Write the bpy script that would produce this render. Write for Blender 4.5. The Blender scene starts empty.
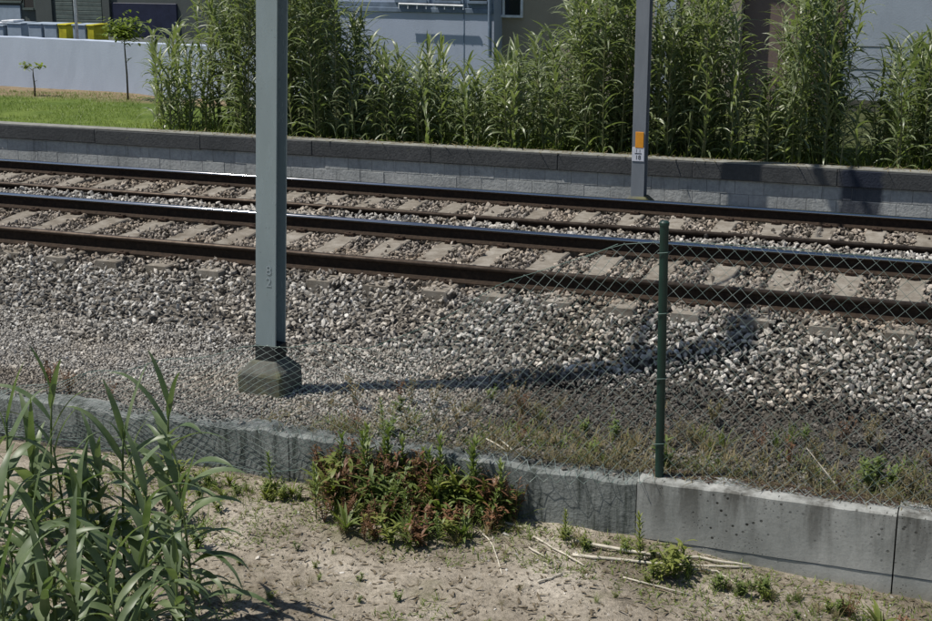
import bpy, bmesh, math, random
import numpy as np
from mathutils import Vector, Matrix, noise

R = math.radians
rng = np.random.default_rng(7)
random.seed(7)
scene = bpy.context.scene
COL = scene.collection

# ------------------------------------------------------------------ camera
# world: X along the track (to the right), Y away across the tracks, Z up; 0 = top of near sleepers
H = 3.20; FPX = 1420.0; CX, CY = 466.0, 310.5
PITCH = math.atan2(CY + 62.0, FPX); YAW = R(20.55)
cam = bpy.data.cameras.new('camera'); camo = bpy.data.objects.new('camera', cam); COL.objects.link(camo)
camo.location = (0, 0, H); camo.rotation_euler = (math.pi/2 - PITCH, 0, YAW)
cam.sensor_width = 36; cam.lens = FPX / 932 * 36; cam.clip_end = 1000; cam.clip_start = 0.05
scene.camera = camo

# ------------------------------------------------------------------ light
SUN_H = Vector((-0.902, -0.431)); SUN_E = R(62)
S = Vector((SUN_H.x*math.cos(SUN_E), SUN_H.y*math.cos(SUN_E), math.sin(SUN_E)))
w = bpy.data.worlds.new('World'); scene.world = w; w.use_nodes = True
nt = w.node_tree; bg = nt.nodes['Background']; sky = nt.nodes.new('ShaderNodeTexSky')
sky.sky_type = 'NISHITA'; sky.sun_disc = False; sky.sun_elevation = SUN_E
sky.sun_rotation = math.atan2(S.x, S.y)
sky.air_density = 1.0; sky.dust_density = 0.6; sky.ozone_density = 1.4
nt.links.new(sky.outputs[0], bg.inputs[0]); bg.inputs[1].default_value = 0.072
sl = bpy.data.lights.new('sun', 'SUN'); sl.energy = 4.7; sl.angle = R(0.53); sl.color = (1, .955, .88)
so = bpy.data.objects.new('sun', sl); COL.objects.link(so); so.rotation_euler = S.to_track_quat('Z', 'Y').to_euler()
so.location = (-12, -8, 25)
scene.view_settings.view_transform = 'Standard'; scene.view_settings.look = 'None'
scene.view_settings.exposure = 0.13; scene.view_settings.gamma = 1
scene.render.engine = 'CYCLES'

# ------------------------------------------------------------------ photo pixel -> direction helpers
cp, sp = math.cos(PITCH), math.sin(PITCH); cyw, syw = math.cos(YAW), math.sin(YAW)
def ray(x, y):
    r = x - CX; u = -(y - CY); fw = FPX
    a = fw*cp + u*sp; b = -fw*sp + u*cp
    return np.array([r*cyw - a*syw, r*syw + a*cyw, b])
def on_z(x, y, z):
    d = ray(x, y); k = (z - H)/d[2]; return (d[0]*k, d[1]*k)
def on_n(x, y, N):
    d = ray(x, y); k = N/d[1]; return (d[0]*k, H + d[2]*k)
def to_px(X, Y, Z):
    a = -X*syw + Y*cyw; r = X*cyw + Y*syw; b = Z - H
    fw = a*cp - b*sp; u = a*sp + b*cp
    return CX + FPX*r/fw, CY - FPX*u/fw

# ------------------------------------------------------------------ material helpers
class MT:
    def __init__(s, name, rough=.85, spec=.25):
        s.m = bpy.data.materials.new(name); s.m.use_nodes = True; s.t = s.m.node_tree
        s.b = s.t.nodes['Principled BSDF']; s.b.inputs['Roughness'].default_value = rough
        s.b.inputs['Specular IOR Level'].default_value = spec
        s.geo = None
    def n(s, typ, **kw):
        nd = s.t.nodes.new('ShaderNode' + typ)
        for k, v in kw.items(): setattr(nd, k, v)
        return nd
    def l(s, a, b): s.t.links.new(a, b)
    def pos(s):
        if s.geo is None: s.geo = s.n('NewGeometry')
        return s.geo.outputs['Position']
    def mapped(s, scale=(1, 1, 1), loc=(0, 0, 0), obj=False):
        mp = s.n('Mapping'); mp.inputs['Scale'].default_value = scale; mp.inputs['Location'].default_value = loc
        if obj: s.l(s.n('TexCoord').outputs['Object'], mp.inputs['Vector'])
        else: s.l(s.pos(), mp.inputs['Vector'])
        return mp.outputs[0]
    def noise(s, scale, detail=4, rough=.55, sc=(1, 1, 1), loc=(0, 0, 0), obj=False):
        nd = s.n('TexNoise'); nd.inputs['Scale'].default_value = scale; nd.inputs['Detail'].default_value = detail
        nd.inputs['Roughness'].default_value = rough; s.l(s.mapped(sc, loc, obj), nd.inputs['Vector']); return nd.outputs['Fac']
    def voro(s, scale, feature='F1', sc=(1, 1, 1)):
        nd = s.n('TexVoronoi'); nd.feature = feature; nd.inputs['Scale'].default_value = scale
        s.l(s.mapped(sc), nd.inputs['Vector']); return nd
    def ramp(s, fac, stops, interp='LINEAR'):
        r = s.n('ValToRGB'); cr = r.color_ramp; cr.interpolation = interp
        while len(cr.elements) < len(stops): cr.elements.new(.5)
        for e, (p, c) in zip(cr.elements, stops):
            e.position = p; e.color = (*c, 1) if len(c) == 3 else c
        s.l(fac, r.inputs[0]); return r.outputs[0]
    def mask(s, fac, lo, hi):
        m = s.n('MapRange'); m.inputs[1].default_value = lo; m.inputs[2].default_value = hi
        m.clamp = True; s.l(fac, m.inputs[0]); return m.outputs[0]
    def mix(s, fac, a, b, typ='MIX'):
        m = s.n('Mix', data_type='RGBA', blend_type=typ)
        for sock, v in ((m.inputs[0], fac), (m.inputs[6], a), (m.inputs[7], b)):
            if hasattr(v, 'is_output'): s.l(v, sock)
            elif isinstance(v, (int, float)): sock.default_value = v
            else: sock.default_value = (*v, 1)
        return m.outputs[2]
    def math(s, op, a, b=0.0):
        m = s.n('Math', operation=op)
        for sock, v in ((m.inputs[0], a), (m.inputs[1], b)):
            if hasattr(v, 'is_output'): s.l(v, sock)
            else: sock.default_value = v
        return m.outputs[0]
    def attr(s, name):
        a = s.n('Attribute'); a.attribute_name = name; return a.outputs['Fac']
    def rand(s): return s.n('ObjectInfo').outputs['Random']
    def color(s, c):
        if hasattr(c, 'is_output'): s.l(c, s.b.inputs['Base Color'])
        else: s.b.inputs['Base Color'].default_value = (*c, 1)
        return s
    def bump(s, h, strength=.3, dist=.01):
        b = s.n('Bump'); b.inputs['Strength'].default_value = strength; b.inputs['Distance'].default_value = dist
        s.l(h, b.inputs['Height']); s.l(b.outputs[0], s.b.inputs['Normal']); return s
    def rough(s, v):
        if hasattr(v, 'is_output'): s.l(v, s.b.inputs['Roughness'])
        else: s.b.inputs['Roughness'].default_value = v
        return s
    def translucent(s, col, fac):
        tr = s.n('BsdfTranslucent'); mx = s.n('MixShader'); mx.inputs[0].default_value = fac
        if hasattr(col, 'is_output'): s.l(col, tr.inputs[0])
        else: tr.inputs[0].default_value = (*col, 1)
        out = s.t.nodes['Material Output']
        s.l(s.b.outputs[0], mx.inputs[1]); s.l(tr.outputs[0], mx.inputs[2]); s.l(mx.outputs[0], out.inputs[0]); return s

M = {}
def plain(name, c, rough=.8, spec=.25, metal=0, vary=.25, nscale=6):
    t = MT(name, rough, spec); t.b.inputs['Metallic'].default_value = metal
    f = t.noise(nscale, 5, .6)
    t.color(t.ramp(f, [(.3, tuple(v*(1-vary) for v in c)), (.7, tuple(min(1, v*(1+vary)) for v in c))]))
    M[name] = t.m; return t

def build_materials():
    # ballast: tone 0..1 is the stone's own colour
    t = MT('ballast', .9, .2)
    tone = t.attr('tone')
    c = t.ramp(tone, [(0, (.030, .028, .025)), (.25, (.12, .112, .10)), (.55, (.29, .275, .25)), (.85, (.45, .43, .395)), (1, (.66, .64, .60))])
    c = t.mix(t.mask(t.noise(1.1, 3), .45, .75), c, (.93, .84, .73), 'MULTIPLY')
    sx = t.n('SeparateXYZ'); t.l(t.pos(), sx.inputs[0]); yy = sx.outputs[1]     # rust dust between the rails
    rust = t.math('ADD', t.math('MULTIPLY', t.mask(yy, 11.95, 12.25), t.mask(yy, 14.75, 14.45)), t.math('MULTIPLY', t.mask(yy, 15.8, 16.1), t.mask(yy, 18.5, 18.1)))
    c = t.mix(t.math('MULTIPLY', rust, .5), c, (.92, .78, .66), 'MULTIPLY')
    f = t.noise(90, 3)
    c = t.mix(.5, c, t.ramp(f, [(.3, (.55, .55, .55)), (.7, (1.15, 1.13, 1.1))]), 'MULTIPLY')
    t.color(c).bump(t.noise(140, 3), .5, .004); M['ballast'] = t.m
    # trackbed soil
    t = MT('trackbed', .95, .1)
    f = t.noise(30, 6, .7)
    t.color(t.ramp(f, [(.3, (.045, .040, .034)), (.55, (.15, .138, .122)), (.75, (.30, .285, .26))]))
    sx = t.n('SeparateXYZ'); t.l(t.pos(), sx.inputs[0])
    ed = t.math('ADD', sx.outputs[0], t.math('MULTIPLY', t.noise(2, 4), 1.2))
    soil = t.math('MULTIPLY', t.mask(ed, -3.9, -2.9), .85)
    base = t.b.inputs['Base Color'].links[0].from_socket
    t.color(t.mix(soil, base, t.ramp(f, [(.3, (.022, .021, .018)), (.7, (.075, .068, .055))]))).bump(t.noise(60, 5), .8, .02); M['trackbed'] = t.m
    # foreground dirt
    t = MT('dirt', .95, .1)
    f = t.noise(1.3, 6, .62); g = t.noise(22, 6, .68)
    a = t.ramp(f, [(.33, (.18, .155, .12)), (.5, (.36, .32, .26)), (.68, (.50, .455, .385))])
    a = t.mix(.75, a, t.ramp(g, [(.32, (.42, .40, .37)), (.52, (.95, .93, .9)), (.75, (1.25, 1.22, 1.2))]), 'MULTIPLY')
    v = t.voro(38)
    a = t.mix(t.mask(v.outputs['Distance'], .16, .08), a, (.10, .085, .06))
    gm = t.mask(t.noise(2.1, 4, .6, loc=(3, 1, 0)), .55, .7)
    a = t.mix(t.math('MULTIPLY', gm, .38), a, (.13, .135, .055))
    h = t.math('ADD', t.noise(45, 6, .7), t.math('MULTIPLY', t.noise(9, 4), 1.5))
    t.color(a).bump(h, .9, .025); M['dirt'] = t.m
    # rear lawn soil
    t = MT('lawn', .95, .1)
    f = t.noise(.9, 5); g = t.noise(14, 5, .65)
    a = t.ramp(f, [(.35, (.085, .13, .03)), (.65, (.15, .20, .05))])
    a = t.mix(.7, a, t.ramp(g, [(.3, (.5, .5, .45)), (.7, (1.2, 1.2, 1.1))]), 'MULTIPLY')
    sx = t.n('SeparateXYZ'); t.l(t.pos(), sx.inputs[0])
    edge = t.math('ADD', sx.outputs[1], t.math('MULTIPLY', t.noise(.7, 4), 1.6))
    dry = t.math('MULTIPLY', t.mask(edge, 25.1, 25.7), t.mask(sx.outputs[0], -12.5, -14.0))
    a = t.mix(t.math('MULTIPLY', t.mask(sx.outputs[0], -14.0, -12.5), t.mask(edge, 23.2, 24.5)), a, t.ramp(t.noise(4, 5), [(.3, (.035, .045, .02)), (.7, (.09, .10, .045))]))
    a = t.mix(dry, a, t.ramp(t.noise(5, 6, .7), [(.3, (.13, .10, .06)), (.6, (.26, .20, .13)), (.75, (.18, .19, .07))]))
    t.color(a).bump(t.noise(30, 5), .8, .03); M['lawn'] = t.m
    # sleepers
    t = MT('sleeper', .9, .15)
    f = t.noise(7, 6, .6); g = t.noise(60, 4, .6)
    a = t.ramp(f, [(.3, (.165, .145, .12)), (.55, (.26, .24, .21)), (.75, (.335, .315, .285))])
    a = t.mix(.5, a, t.ramp(g, [(.3, (.65, .63, .6)), (.7, (1.12, 1.12, 1.1))]), 'MULTIPLY')
    rnd = t.rand()
    a = t.mix(.6, a, t.ramp(rnd, [(0, (.72, .68, .62)), (1, (1.1, 1.08, 1.05))]), 'MULTIPLY')
    t.color(a).bump(g, .35, .006); M['sleeper'] = t.m
    # rails
    t = MT('rail_rust', .85, .2)
    f = t.noise(25, 5, .65)
    t.color(t.ramp(f, [(.3, (.016, .011, .008)), (.6, (.036, .024, .016)), (.8, (.075, .048, .03))])).bump(f, .3, .003); M['rail_rust'] = t.m
    t = MT('rail_head', .16, .5); t.b.inputs['Metallic'].default_value = 1.0
    t.color(t.ramp(t.noise(3, 4, sc=(.2, 8, 1)), [(.3, (.42, .41, .41)), (.7, (.60, .60, .62))])); M['rail_head'] = t.m
    t = MT('rail_head_dull', .55, .3); t.b.inputs['Metallic'].default_value = .6
    t.color(t.ramp(t.noise(12, 4), [(.3, (.05, .035, .025)), (.7, (.11, .085, .065))])); M['rail_head_dull'] = t.m
    plain('clip_steel', (.055, .035, .024), .8)
    plain('rail_pad', (.02, .02, .02), .8)
    # galvanised mast
    t = MT('mast', .55, .35); t.b.inputs['Metallic'].default_value = .25
    f = t.noise(5, 5, .6, sc=(1, 1, .25), obj=True)
    a = t.ramp(f, [(.3, (.245, .31, .335)), (.7, (.30, .37, .395))])
    a = t.mix(t.mask(t.noise(34, 4, .7, obj=True), .64, .74), a, (.10, .12, .125))
    t.color(a).rough(t.mask(f, .2, 1.4)); t.b.inputs['Roughness'].default_value = .5; M['mast'] = t.m
    t = MT('mast_far', .6, .3); t.b.inputs['Metallic'].default_value = .2
    f = t.noise(5, 5, .6, sc=(1, 1, .25), obj=True)
    t.color(t.ramp(f, [(.3, (.18, .20, .225)), (.7, (.24, .265, .29))])); M['mast_far'] = t.m
    plain('bitumen', (.022, .024, .024), .75)
    # weathered footing
    t = MT('footing', .92, .1)
    f = t.noise(9, 6, .65); g = t.noise(3, 4)
    a = t.ramp(f, [(.3, (.07, .072, .06)), (.6, (.13, .13, .115)), (.8, (.19, .185, .165))])
    a = t.mix(t.mask(g, .5, .65), a, (.13, .13, .075))
    t.color(a).bump(t.noise(50, 4), .5, .01); M['footing'] = t.m
    # near retaining wall concrete
    t = MT('wall_concrete', .9, .15)
    f = t.noise(2.2, 6, .6, sc=(1, 1, .8)); st = t.noise(6, 5, .65, sc=(1.2, 1, .22)); g = t.noise(70, 4, .6)
    a = t.ramp(f, [(.3, (.21, .217, .205)), (.5, (.32, .327, .31)), (.7, (.44, .442, .42))])
    sx = t.n('SeparateXYZ'); t.l(t.pos(), sx.inputs[0])
    top = t.mask(sx.outputs[2], -.85, -.45)
    a = t.mix(t.math('MULTIPLY', t.mask(st, .42, .62), t.math('ADD', t.math('MULTIPLY', top, .75), .12)), a, (.085, .083, .073))
    a = t.mix(.4, a, t.ramp(g, [(.3, (.7, .7, .7)), (.7, (1.1, 1.1, 1.1))]), 'MULTIPLY')
    v = t.voro(19, sc=(1, .2, 1.1)); v.inputs['Randomness'].default_value = 1; big = t.mask(t.noise(1.6, 3, loc=(5, 0, 2)), .47, .6)
    pit = t.math('MULTIPLY', t.mask(v.outputs['Distance'], .24, .15), big)
    pit = t.math('MULTIPLY', pit, t.mask(t.noise(9, 2, loc=(1, 7, 3)), .45, .55))
    v2 = t.voro(42, sc=(1, .2, 1.0)); p2 = t.math('MULTIPLY', t.mask(v2.outputs['Distance'], .2, .12), t.mask(t.noise(3.1, 3, loc=(2, 0, 9)), .52, .62))
    pit = t.math('MAXIMUM', pit, p2)
    a = t.mix(pit, a, (.035, .035, .03))
    low = t.mask(t.math('ADD', sx.outputs[2], t.math('MULTIPLY', t.noise(3, 4), .12)), -.86, -.98)
    a = t.mix(t.math('MULTIPLY', low, .55), a, (.27, .24, .18))
    hh = t.math('SUBTRACT', t.noise(40, 4), t.math('MULTIPLY', pit, 1.5))
    t.color(a).bump(hh, .3, .005); M['wall_concrete'] = t.m
    t = MT('wall_old', .92, .15)
    f = t.noise(2.4, 6, .62); st = t.noise(9, 5, .7, sc=(1.4, 1, .15)); g = t.noise(60, 4, .65)
    a = t.ramp(f, [(.3, (.12, .132, .125)), (.55, (.22, .235, .225)), (.8, (.33, .345, .335))])
    a = t.mix(t.mask(st, .48, .64), a, (.06, .07, .062))  # dark streaks stand in for the mesh's shadow, painted into the colour
    a = t.mix(.5, a, t.ramp(g, [(.3, (.65, .65, .65)), (.7, (1.12, 1.12, 1.12))]), 'MULTIPLY')
    t.color(a).bump(t.noise(35, 5), .6, .012); M['wall_old'] = t.m
    # rear wall blocks and coping
    def rear(name, stops, streak, patch=True):
        t = MT(name, .92, .12)
        f = t.noise(1.4, 6, .65); g = t.noise(16, 5, .65)
        a = t.ramp(f, stops)
        a = t.mix(.55, a, t.ramp(g, [(.3, (.6, .6, .6)), (.7, (1.15, 1.15, 1.15))]), 'MULTIPLY')
        a = t.mix(.3, a, t.ramp(t.rand(), [(0, (.75, .75, .76)), (1, (1.12, 1.12, 1.1))]), 'MULTIPLY')
        st = t.noise(5, 5, .7, sc=(1.5, 1, .18))
        a = t.mix(t.math('MULTIPLY', t.mask(st, .56, .74), streak), a, (.05, .055, .06))
        # one blue-black patch with ragged edges
        sx = t.n('SeparateXYZ'); t.l(t.pos(), sx.inputs[0])
        wob = t.math('MULTIPLY', t.math('SUBTRACT', t.noise(4, 4), .5), .22)
        xx = t.math('ADD', sx.outputs[0], wob)
        pm = t.math('MULTIPLY', t.mask(xx, -1.98, -1.90), t.mask(xx, -1.36, -1.43))
        a = t.mix(t.math('MULTIPLY', pm, .85), a, (.022, .028, .045))
        t.color(a).bump(t.noise(28, 5), .6, .012); M[name] = t.m
    rear('rear_block', [(.3, (.27, .285, .285)), (.55, (.38, .395, .39)), (.75, (.47, .48, .47))], .6)
    rear('rear_coping', [(.3, (.055, .058, .06)), (.6, (.08, .083, .085)), (.8, (.12, .12, .12))], .5)
    plain('lit_top_pale', (.22, .22, .20), .95)
    plain('mortar', (.24, .245, .24), .95)
    plain('post_green', (.008, .030, .022), .45, .4)
    t = MT('wire', .45, .4)
    t.color(t.ramp(t.noise(4, 3), [(.35, (.11, .17, .15)), (.65, (.32, .38, .35))])); M['wire'] = t.m
    plain('line_wire', (.05, .10, .085), .5)
    # plants
    def leaf(name, c1, c2, tip=None, tr=.35, rough=.5, spec=.35):
        t = MT(name, rough, spec)
        f = t.noise(9, 3); r = t.rand()
        a = t.ramp(f, [(.3, c1), (.7, c2)])
        a = t.mix(.7, a, t.ramp(r, [(0, (.72, .78, .6)), (.5, (1, 1, 1)), (1, (1.25, 1.18, 1.1))]), 'MULTIPLY')
        if tip: a = t.mix(t.mask(t.noise(23, 2), .63, .72), a, tip)
        t.color(a)
        t.translucent(t.mix(1, a, (1.4, 1.55, .75), 'MULTIPLY'), tr); M[name] = t.m
    leaf('reed_leaf', (.085, .13, .055), (.165, .21, .115), None, .3, .44, .55)
    leaf('cane_leaf', (.115, .155, .07), (.215, .25, .135), (.40, .40, .27), .34, .40, .6)
    leaf('cane_stem', (.14, .15, .065), (.22, .215, .11), (.28, .24, .15), .0)
    leaf('reed_stem', (.085, .13, .045), (.13, .17, .06), None, .0)
    leaf('weed_green', (.105, .15, .042), (.18, .225, .075), (.2, .18, .08), .3)
    leaf('weed_lime', (.15, .18, .045), (.22, .245, .07), (.25, .22, .1), .3)
    leaf('weed_red', (.13, .065, .04), (.20, .11, .06), (.11, .12, .05), .2)
    leaf('grass', (.09, .135, .025), (.17, .21, .05), (.28, .25, .11), .3)
    leaf('lawn_blade', (.085, .14, .022), (.15, .20, .04), (.22, .2, .08), .25)
    leaf('dry_grass', (.15, .125, .07), (.27, .225, .135), (.11, .125, .05), .2, .7, .2)
    leaf('sapling_leaf', (.15, .20, .035), (.24, .29, .06), None, .35)
    plain('bark', (.09, .075, .055)); plain('stick', (.50, .46, .38), .8, vary=.3, nscale=14)
    plain('litter', (.13, .105, .07), .95, vary=.65, nscale=40); plain('red_litter', (.10, .065, .045), .95, vary=.5, nscale=40); plain('pebble', (.52, .5, .46), .9)
    # buildings
    def render_wall(name, c, blot=.25, vs=.18):
        t = MT(name, .9, .15)
        f = t.noise(.8, 6, .65); st = t.noise(2.2, 5, .65, sc=(1, 1, .2))
        a = t.ramp(f, [(.3, tuple(v*(1-vs) for v in c)), (.7, c)])
        a = t.mix(t.math('MULTIPLY', t.mask(st, .5, .75), blot), a, tuple(v*.45 for v in c))
        t.color(a).bump(t.noise(30, 5), .25, .01); M[name] = t.m
    render_wall('white_paint', (.43, .49, .60), .15, .1); render_wall('pale_paint', (.40, .45, .52), .4)
    render_wall('beige_paint', (.38, .335, .27)); render_wall('brown_paint', (.20, .15, .135)); render_wall('dark_render', (.10, .112, .108))
    plain('navy', (.02, .024, .05), .5); plain('shutter_green', (.10, .125, .115), .6); plain('frame_white', (.7, .72, .75), .6)
    plain('roof_tile', (.30, .13, .08), .9); plain('blue_ledge', (.16, .21, .28), .8)
    plain('box_blue', (.30, .36, .43), .8, vary=.12); plain('yellow', (.50, .45, .03), .7); plain('galv', (.55, .57, .6), .5); plain('orange', (.72, .30, .03), .6, vary=.1)
    plain('plate_white', (.62, .64, .70), .6, vary=.06); plain('ink', (.02, .02, .025), .7); plain('chalk', (.30, .35, .37), .8, vary=.1)
    plain('porcelain', (.16, .07, .04), .3, .5)
    t = MT('glass', .08, .5); t.color((.02, .025, .03)); M['glass'] = t.m
build_materials()

# ------------------------------------------------------------------ object helpers
def obj(name, mesh, mat=None, parent=None, loc=None, rot=None, scale=None):
    o = bpy.data.objects.new(name, mesh); COL.objects.link(o)
    if mesh is not None and mat is not None and not mesh.materials:
        for m in (mat if isinstance(mat, (list, tuple)) else [mat]): mesh.materials.append(M[m])
    if parent is not None: o.parent = parent
    if loc is not None: o.location = loc
    if rot is not None: o.rotation_euler = rot
    if scale is not None: o.scale = (scale,)*3 if isinstance(scale, (int, float)) else scale
    return o
def tag(o, label, cat, group=None):
    o['label'] = label; o['category'] = cat
    if group: o['group'] = group
    return o
def thing(name, label, cat, loc=(0, 0, 0), rot=(0, 0, 0), group=None):
    return tag(obj(name, None, loc=loc, rot=rot), label, cat, group)
def structure(name, mesh, mat):
    o = obj(name, mesh, mat); o['kind'] = 'structure'; return o
def stuff(name, mesh, mat, label, cat):
    o = obj(name, mesh, mat); o['kind'] = 'stuff'; return tag(o, label, cat)
def arr_mesh(name, V, F, attr=None, smooth=False, mi=None):
    V = np.asarray(V, np.float32).reshape(-1, 3); F = np.asarray(F, np.int32); k = F.shape[1]; n = len(F)
    me = bpy.data.meshes.new(name); me.vertices.add(len(V)); me.vertices.foreach_set('co', V.ravel())
    me.loops.add(n*k); me.loops.foreach_set('vertex_index', F.ravel())
    me.polygons.add(n); me.polygons.foreach_set('loop_start', np.arange(0, n*k, k, dtype=np.int32))
    try: me.polygons.foreach_set('loop_total', np.full(n, k, np.int32))
    except Exception: pass
    me.polygons.foreach_set('use_smooth', np.full(n, bool(smooth)))
    me.update(calc_edges=True)
    if attr is not None:
        a = me.attributes.new('tone', 'FLOAT', 'POINT'); a.data.foreach_set('value', np.asarray(attr, np.float32))
    return me
class B:                                   # small mesh collector
    def __init__(s): s.v = []; s.f = []; s.mi = []
    def add(s, vs, fs, mi=0):
        o = len(s.v); s.v += [tuple(v) for v in vs]; s.f += [tuple(i+o for i in f) for f in fs]; s.mi += [mi]*len(fs); return s
    def box(s, x0, x1, y0, y1, z0, z1, mi=0):
        return s.add([(x0, y0, z0), (x1, y0, z0), (x1, y1, z0), (x0, y1, z0), (x0, y0, z1), (x1, y0, z1), (x1, y1, z1), (x0, y1, z1)],
                     [(0, 3, 2, 1), (4, 5, 6, 7), (0, 1, 5, 4), (1, 2, 6, 5), (2, 3, 7, 6), (3, 0, 4, 7)], mi)
    def tube(s, pts, rad, seg=6, cap=True, mi=0):
        pts = [Vector(p) for p in pts]; n = len(pts); rad = rad if isinstance(rad, (list, tuple)) else [rad]*n
        rings = []
        for i, p in enumerate(pts):
            d = (pts[min(i+1, n-1)] - pts[max(i-1, 0)]).normalized()
            a = Vector((0, 0, 1)) if abs(d.z) < .9 else Vector((1, 0, 0))
            u = d.cross(a).normalized(); v = d.cross(u)
            rings += [p + (u*math.cos(2*math.pi*k/seg) + v*math.sin(2*math.pi*k/seg))*rad[i] for k in range(seg)]
        fs = [(i*seg+k, i*seg+(k+1) % seg, (i+1)*seg+(k+1) % seg, (i+1)*seg+k) for i in range(n-1) for k in range(seg)]
        if cap: fs += [tuple(range(seg)), tuple(range((n-1)*seg, n*seg))[::-1]]
        return s.add(rings, fs, mi)
    def prism(s, prof, x0, x1, mi=None):    # profile in (y,z) extruded along x
        n = len(prof); vs = [(x0, y, z) for y, z in prof] + [(x1, y, z) for y, z in prof]
        for i in range(n):
            j = (i+1) % n; o = len(s.v)
            s.f.append((o+i, o+j, o+n+j, o+n+i)) if False else None
        o = len(s.v); s.v += vs
        for i in range(n):
            j = (i+1) % n; s.f.append((o+i, o+j, o+n+j, o+n+i)); s.mi.append(mi[i] if mi else 0)
        s.f.append(tuple(o+i for i in range(n))[::-1]); s.f.append(tuple(o+n+i for i in range(n))); s.mi += [0, 0]
        return s
    def mesh(s, name, smooth=False, bevel=0):
        me = bpy.data.meshes.new(name); me.from_pydata(s.v, [], s.f)
        me.polygons.foreach_set('material_index', s.mi)
        if smooth: me.polygons.foreach_set('use_smooth', [True]*len(s.f))
        bm = bmesh.new(); bm.from_mesh(me); bmesh.ops.recalc_face_normals(bm, faces=bm.faces)
        if bevel: bmesh.ops.bevel(bm, geom=bm.edges[:], offset=bevel, segments=1, affect='EDGES')
        bm.to_mesh(me); bm.free(); me.update(); return me
def fbm(x, y, s=1.0, o=3, seed=0.0):
    return noise.fractal(Vector((x*s+seed, y*s-seed, seed*.7)), 1.0, 2.0, o)

# ------------------------------------------------------------------ the setting
def zfore(x, y):
    z = -.87 - .075*(min(max(x, -6), 1.5) + 2.2)
    if x < -2.2: z = -.87 + .02*min(2.5, -2.2-x)
    return z + .025*fbm(x, y, 1.6, 3, 3.1) + .012*fbm(x, y, 9, 2, 1.7) - .02*max(0, 8.2-y)*.6
def grid(xs, ys, fz):
    V = np.array([(x, y, fz(x, y)) for y in ys for x in xs]); nx = len(xs); ny = len(ys)
    i = np.arange(nx-1)[None, :] + nx*np.arange(ny-1)[:, None]; i = i.ravel()
    return V, np.stack([i, i+1, i+nx+1, i+nx], 1)
def axis(*segs):
    out = []
    for a, b, st in segs: out += list(np.arange(a, b, st))
    return out + [segs[-1][1]]
V, F = grid(axis((-120, -20, 10), (-20, -8, 1), (-8, 1.5, .05), (1.5, 10, 1), (10, 120, 10)),
            axis((-80, -10, 10), (-10, 5, 1), (5, 9.2, .05)), zfore)
structure('ground', arr_mesh('ground', V, F, smooth=True), 'dirt')

NA, NB, NC, ND = 12.40, 14.14, 16.01, 17.75; ZF = -.25        # rail centre lines, far track level
PROF = [(9.1, -.47), (10.8, -.47), (11.2, -.335), (11.6, -.17), (11.95, -.045), (12.15, .004), (12.5, -.016), (14.6, -.016), (14.95, -.03), (15.4, -.11), (15.92, -.125),
        (16.1, -.262), (18.2, -.262), (18.6, -.29), (19.2, -.5), (20.2, -.55)]
PX = [p[0] for p in PROF]; PZ = [p[1] for p in PROF]
def zbed(x, y): return float(np.interp(y, PX, PZ))
V, F = grid(axis((-120, -20, 10), (-20, 3, .25), (3, 120, 9)), axis((9.1, 20.0, .1)), lambda x, y: zbed(x, y) - (.085 if y > 10.9 else .026))
structure('trackbed', arr_mesh('trackbed', V, F, smooth=True), 'trackbed')
def zrear(x, y): return -.02 + .04*fbm(x, y, .5, 3, 5) if y < 30 else -.02
V, F = grid(axis((-300, -30, 30), (-30, 4, .4), (4, 300, 29)), axis((20.0, 30, .3), (30, 330, 30)), zrear)
structure('lawn', arr_mesh('lawn', V, F, smooth=True), 'lawn')

# ------------------------------------------------------------------ ballast and gravel
def ico():
    bm = bmesh.new(); bmesh.ops.create_icosphere(bm, subdivisions=1, radius=1)
    v = np.array([p.co[:] for p in bm.verts]); f = np.array([[q.index for q in fc.verts] for fc in bm.faces]); bm.free(); return v, f
IV, IF = ico()
def stone_variants(n, seed):
    r = np.random.default_rng(seed); out = []
    for _ in range(n):
        v = IV*(1 + r.uniform(-.32, .28, (12, 1)))
        for _ in range(5):                                   # chop flat facets
            d = r.normal(size=3); d /= np.linalg.norm(d); k = r.uniform(.4, .72)
            e = v@d; v = v - np.outer(np.maximum(e-k, 0), d)
        out.append(v)
    return np.array(out)
SV = stone_variants(24, 3)
def rotm(n, r):
    q = r.normal(size=(n, 4)); q /= np.linalg.norm(q, axis=1)[:, None]; a, b, c, d = q.T
    return np.stack([1-2*(c*c+d*d), 2*(b*c-a*d), 2*(b*d+a*c), 2*(b*c+a*d), 1-2*(b*b+d*d), 2*(c*d-a*b), 2*(b*d-a*c), 2*(c*d+a*b), 1-2*(b*b+c*c)], 1).reshape(n, 3, 3)
def stones(name, P, size, tone, r):
    n = len(P); k = r.integers(0, len(SV), n)
    v = SV[k]*(size[:, None, None]*r.uniform([.8, .6, .5], [1.25, 1.0, .85], (n, 3))[:, None, :])
    v = np.einsum('nij,nkj->nki', rotm(n, r), v) + P[:, None, :]
    F = (IF[None] + 12*np.arange(n)[:, None, None]).reshape(-1, 3)
    return arr_mesh(name, v, F, np.repeat(tone, 12))
def jitter(x0, x1, y0, y1, st, r):
    gx, gy = np.meshgrid(np.arange(x0, x1, st), np.arange(y0, y1, st*.92)); gx = gx + (np.arange(len(gx)) % 2)[:, None]*st/2
    p = np.stack([gx.ravel(), gy.ravel()], 1); return p + r.uniform(-.36, .36, p.shape)*st
SL_N = [.6*k + .09 - .12 for k in range(-34, 6)]; SL_F = [.6*k + .04 - .12 for k in range(-40, 6)]
def xlim(y):     # frame limits along X at distance y, with a margin
    return -y*.862 - 1.6, -.02*y + 1.6
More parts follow.
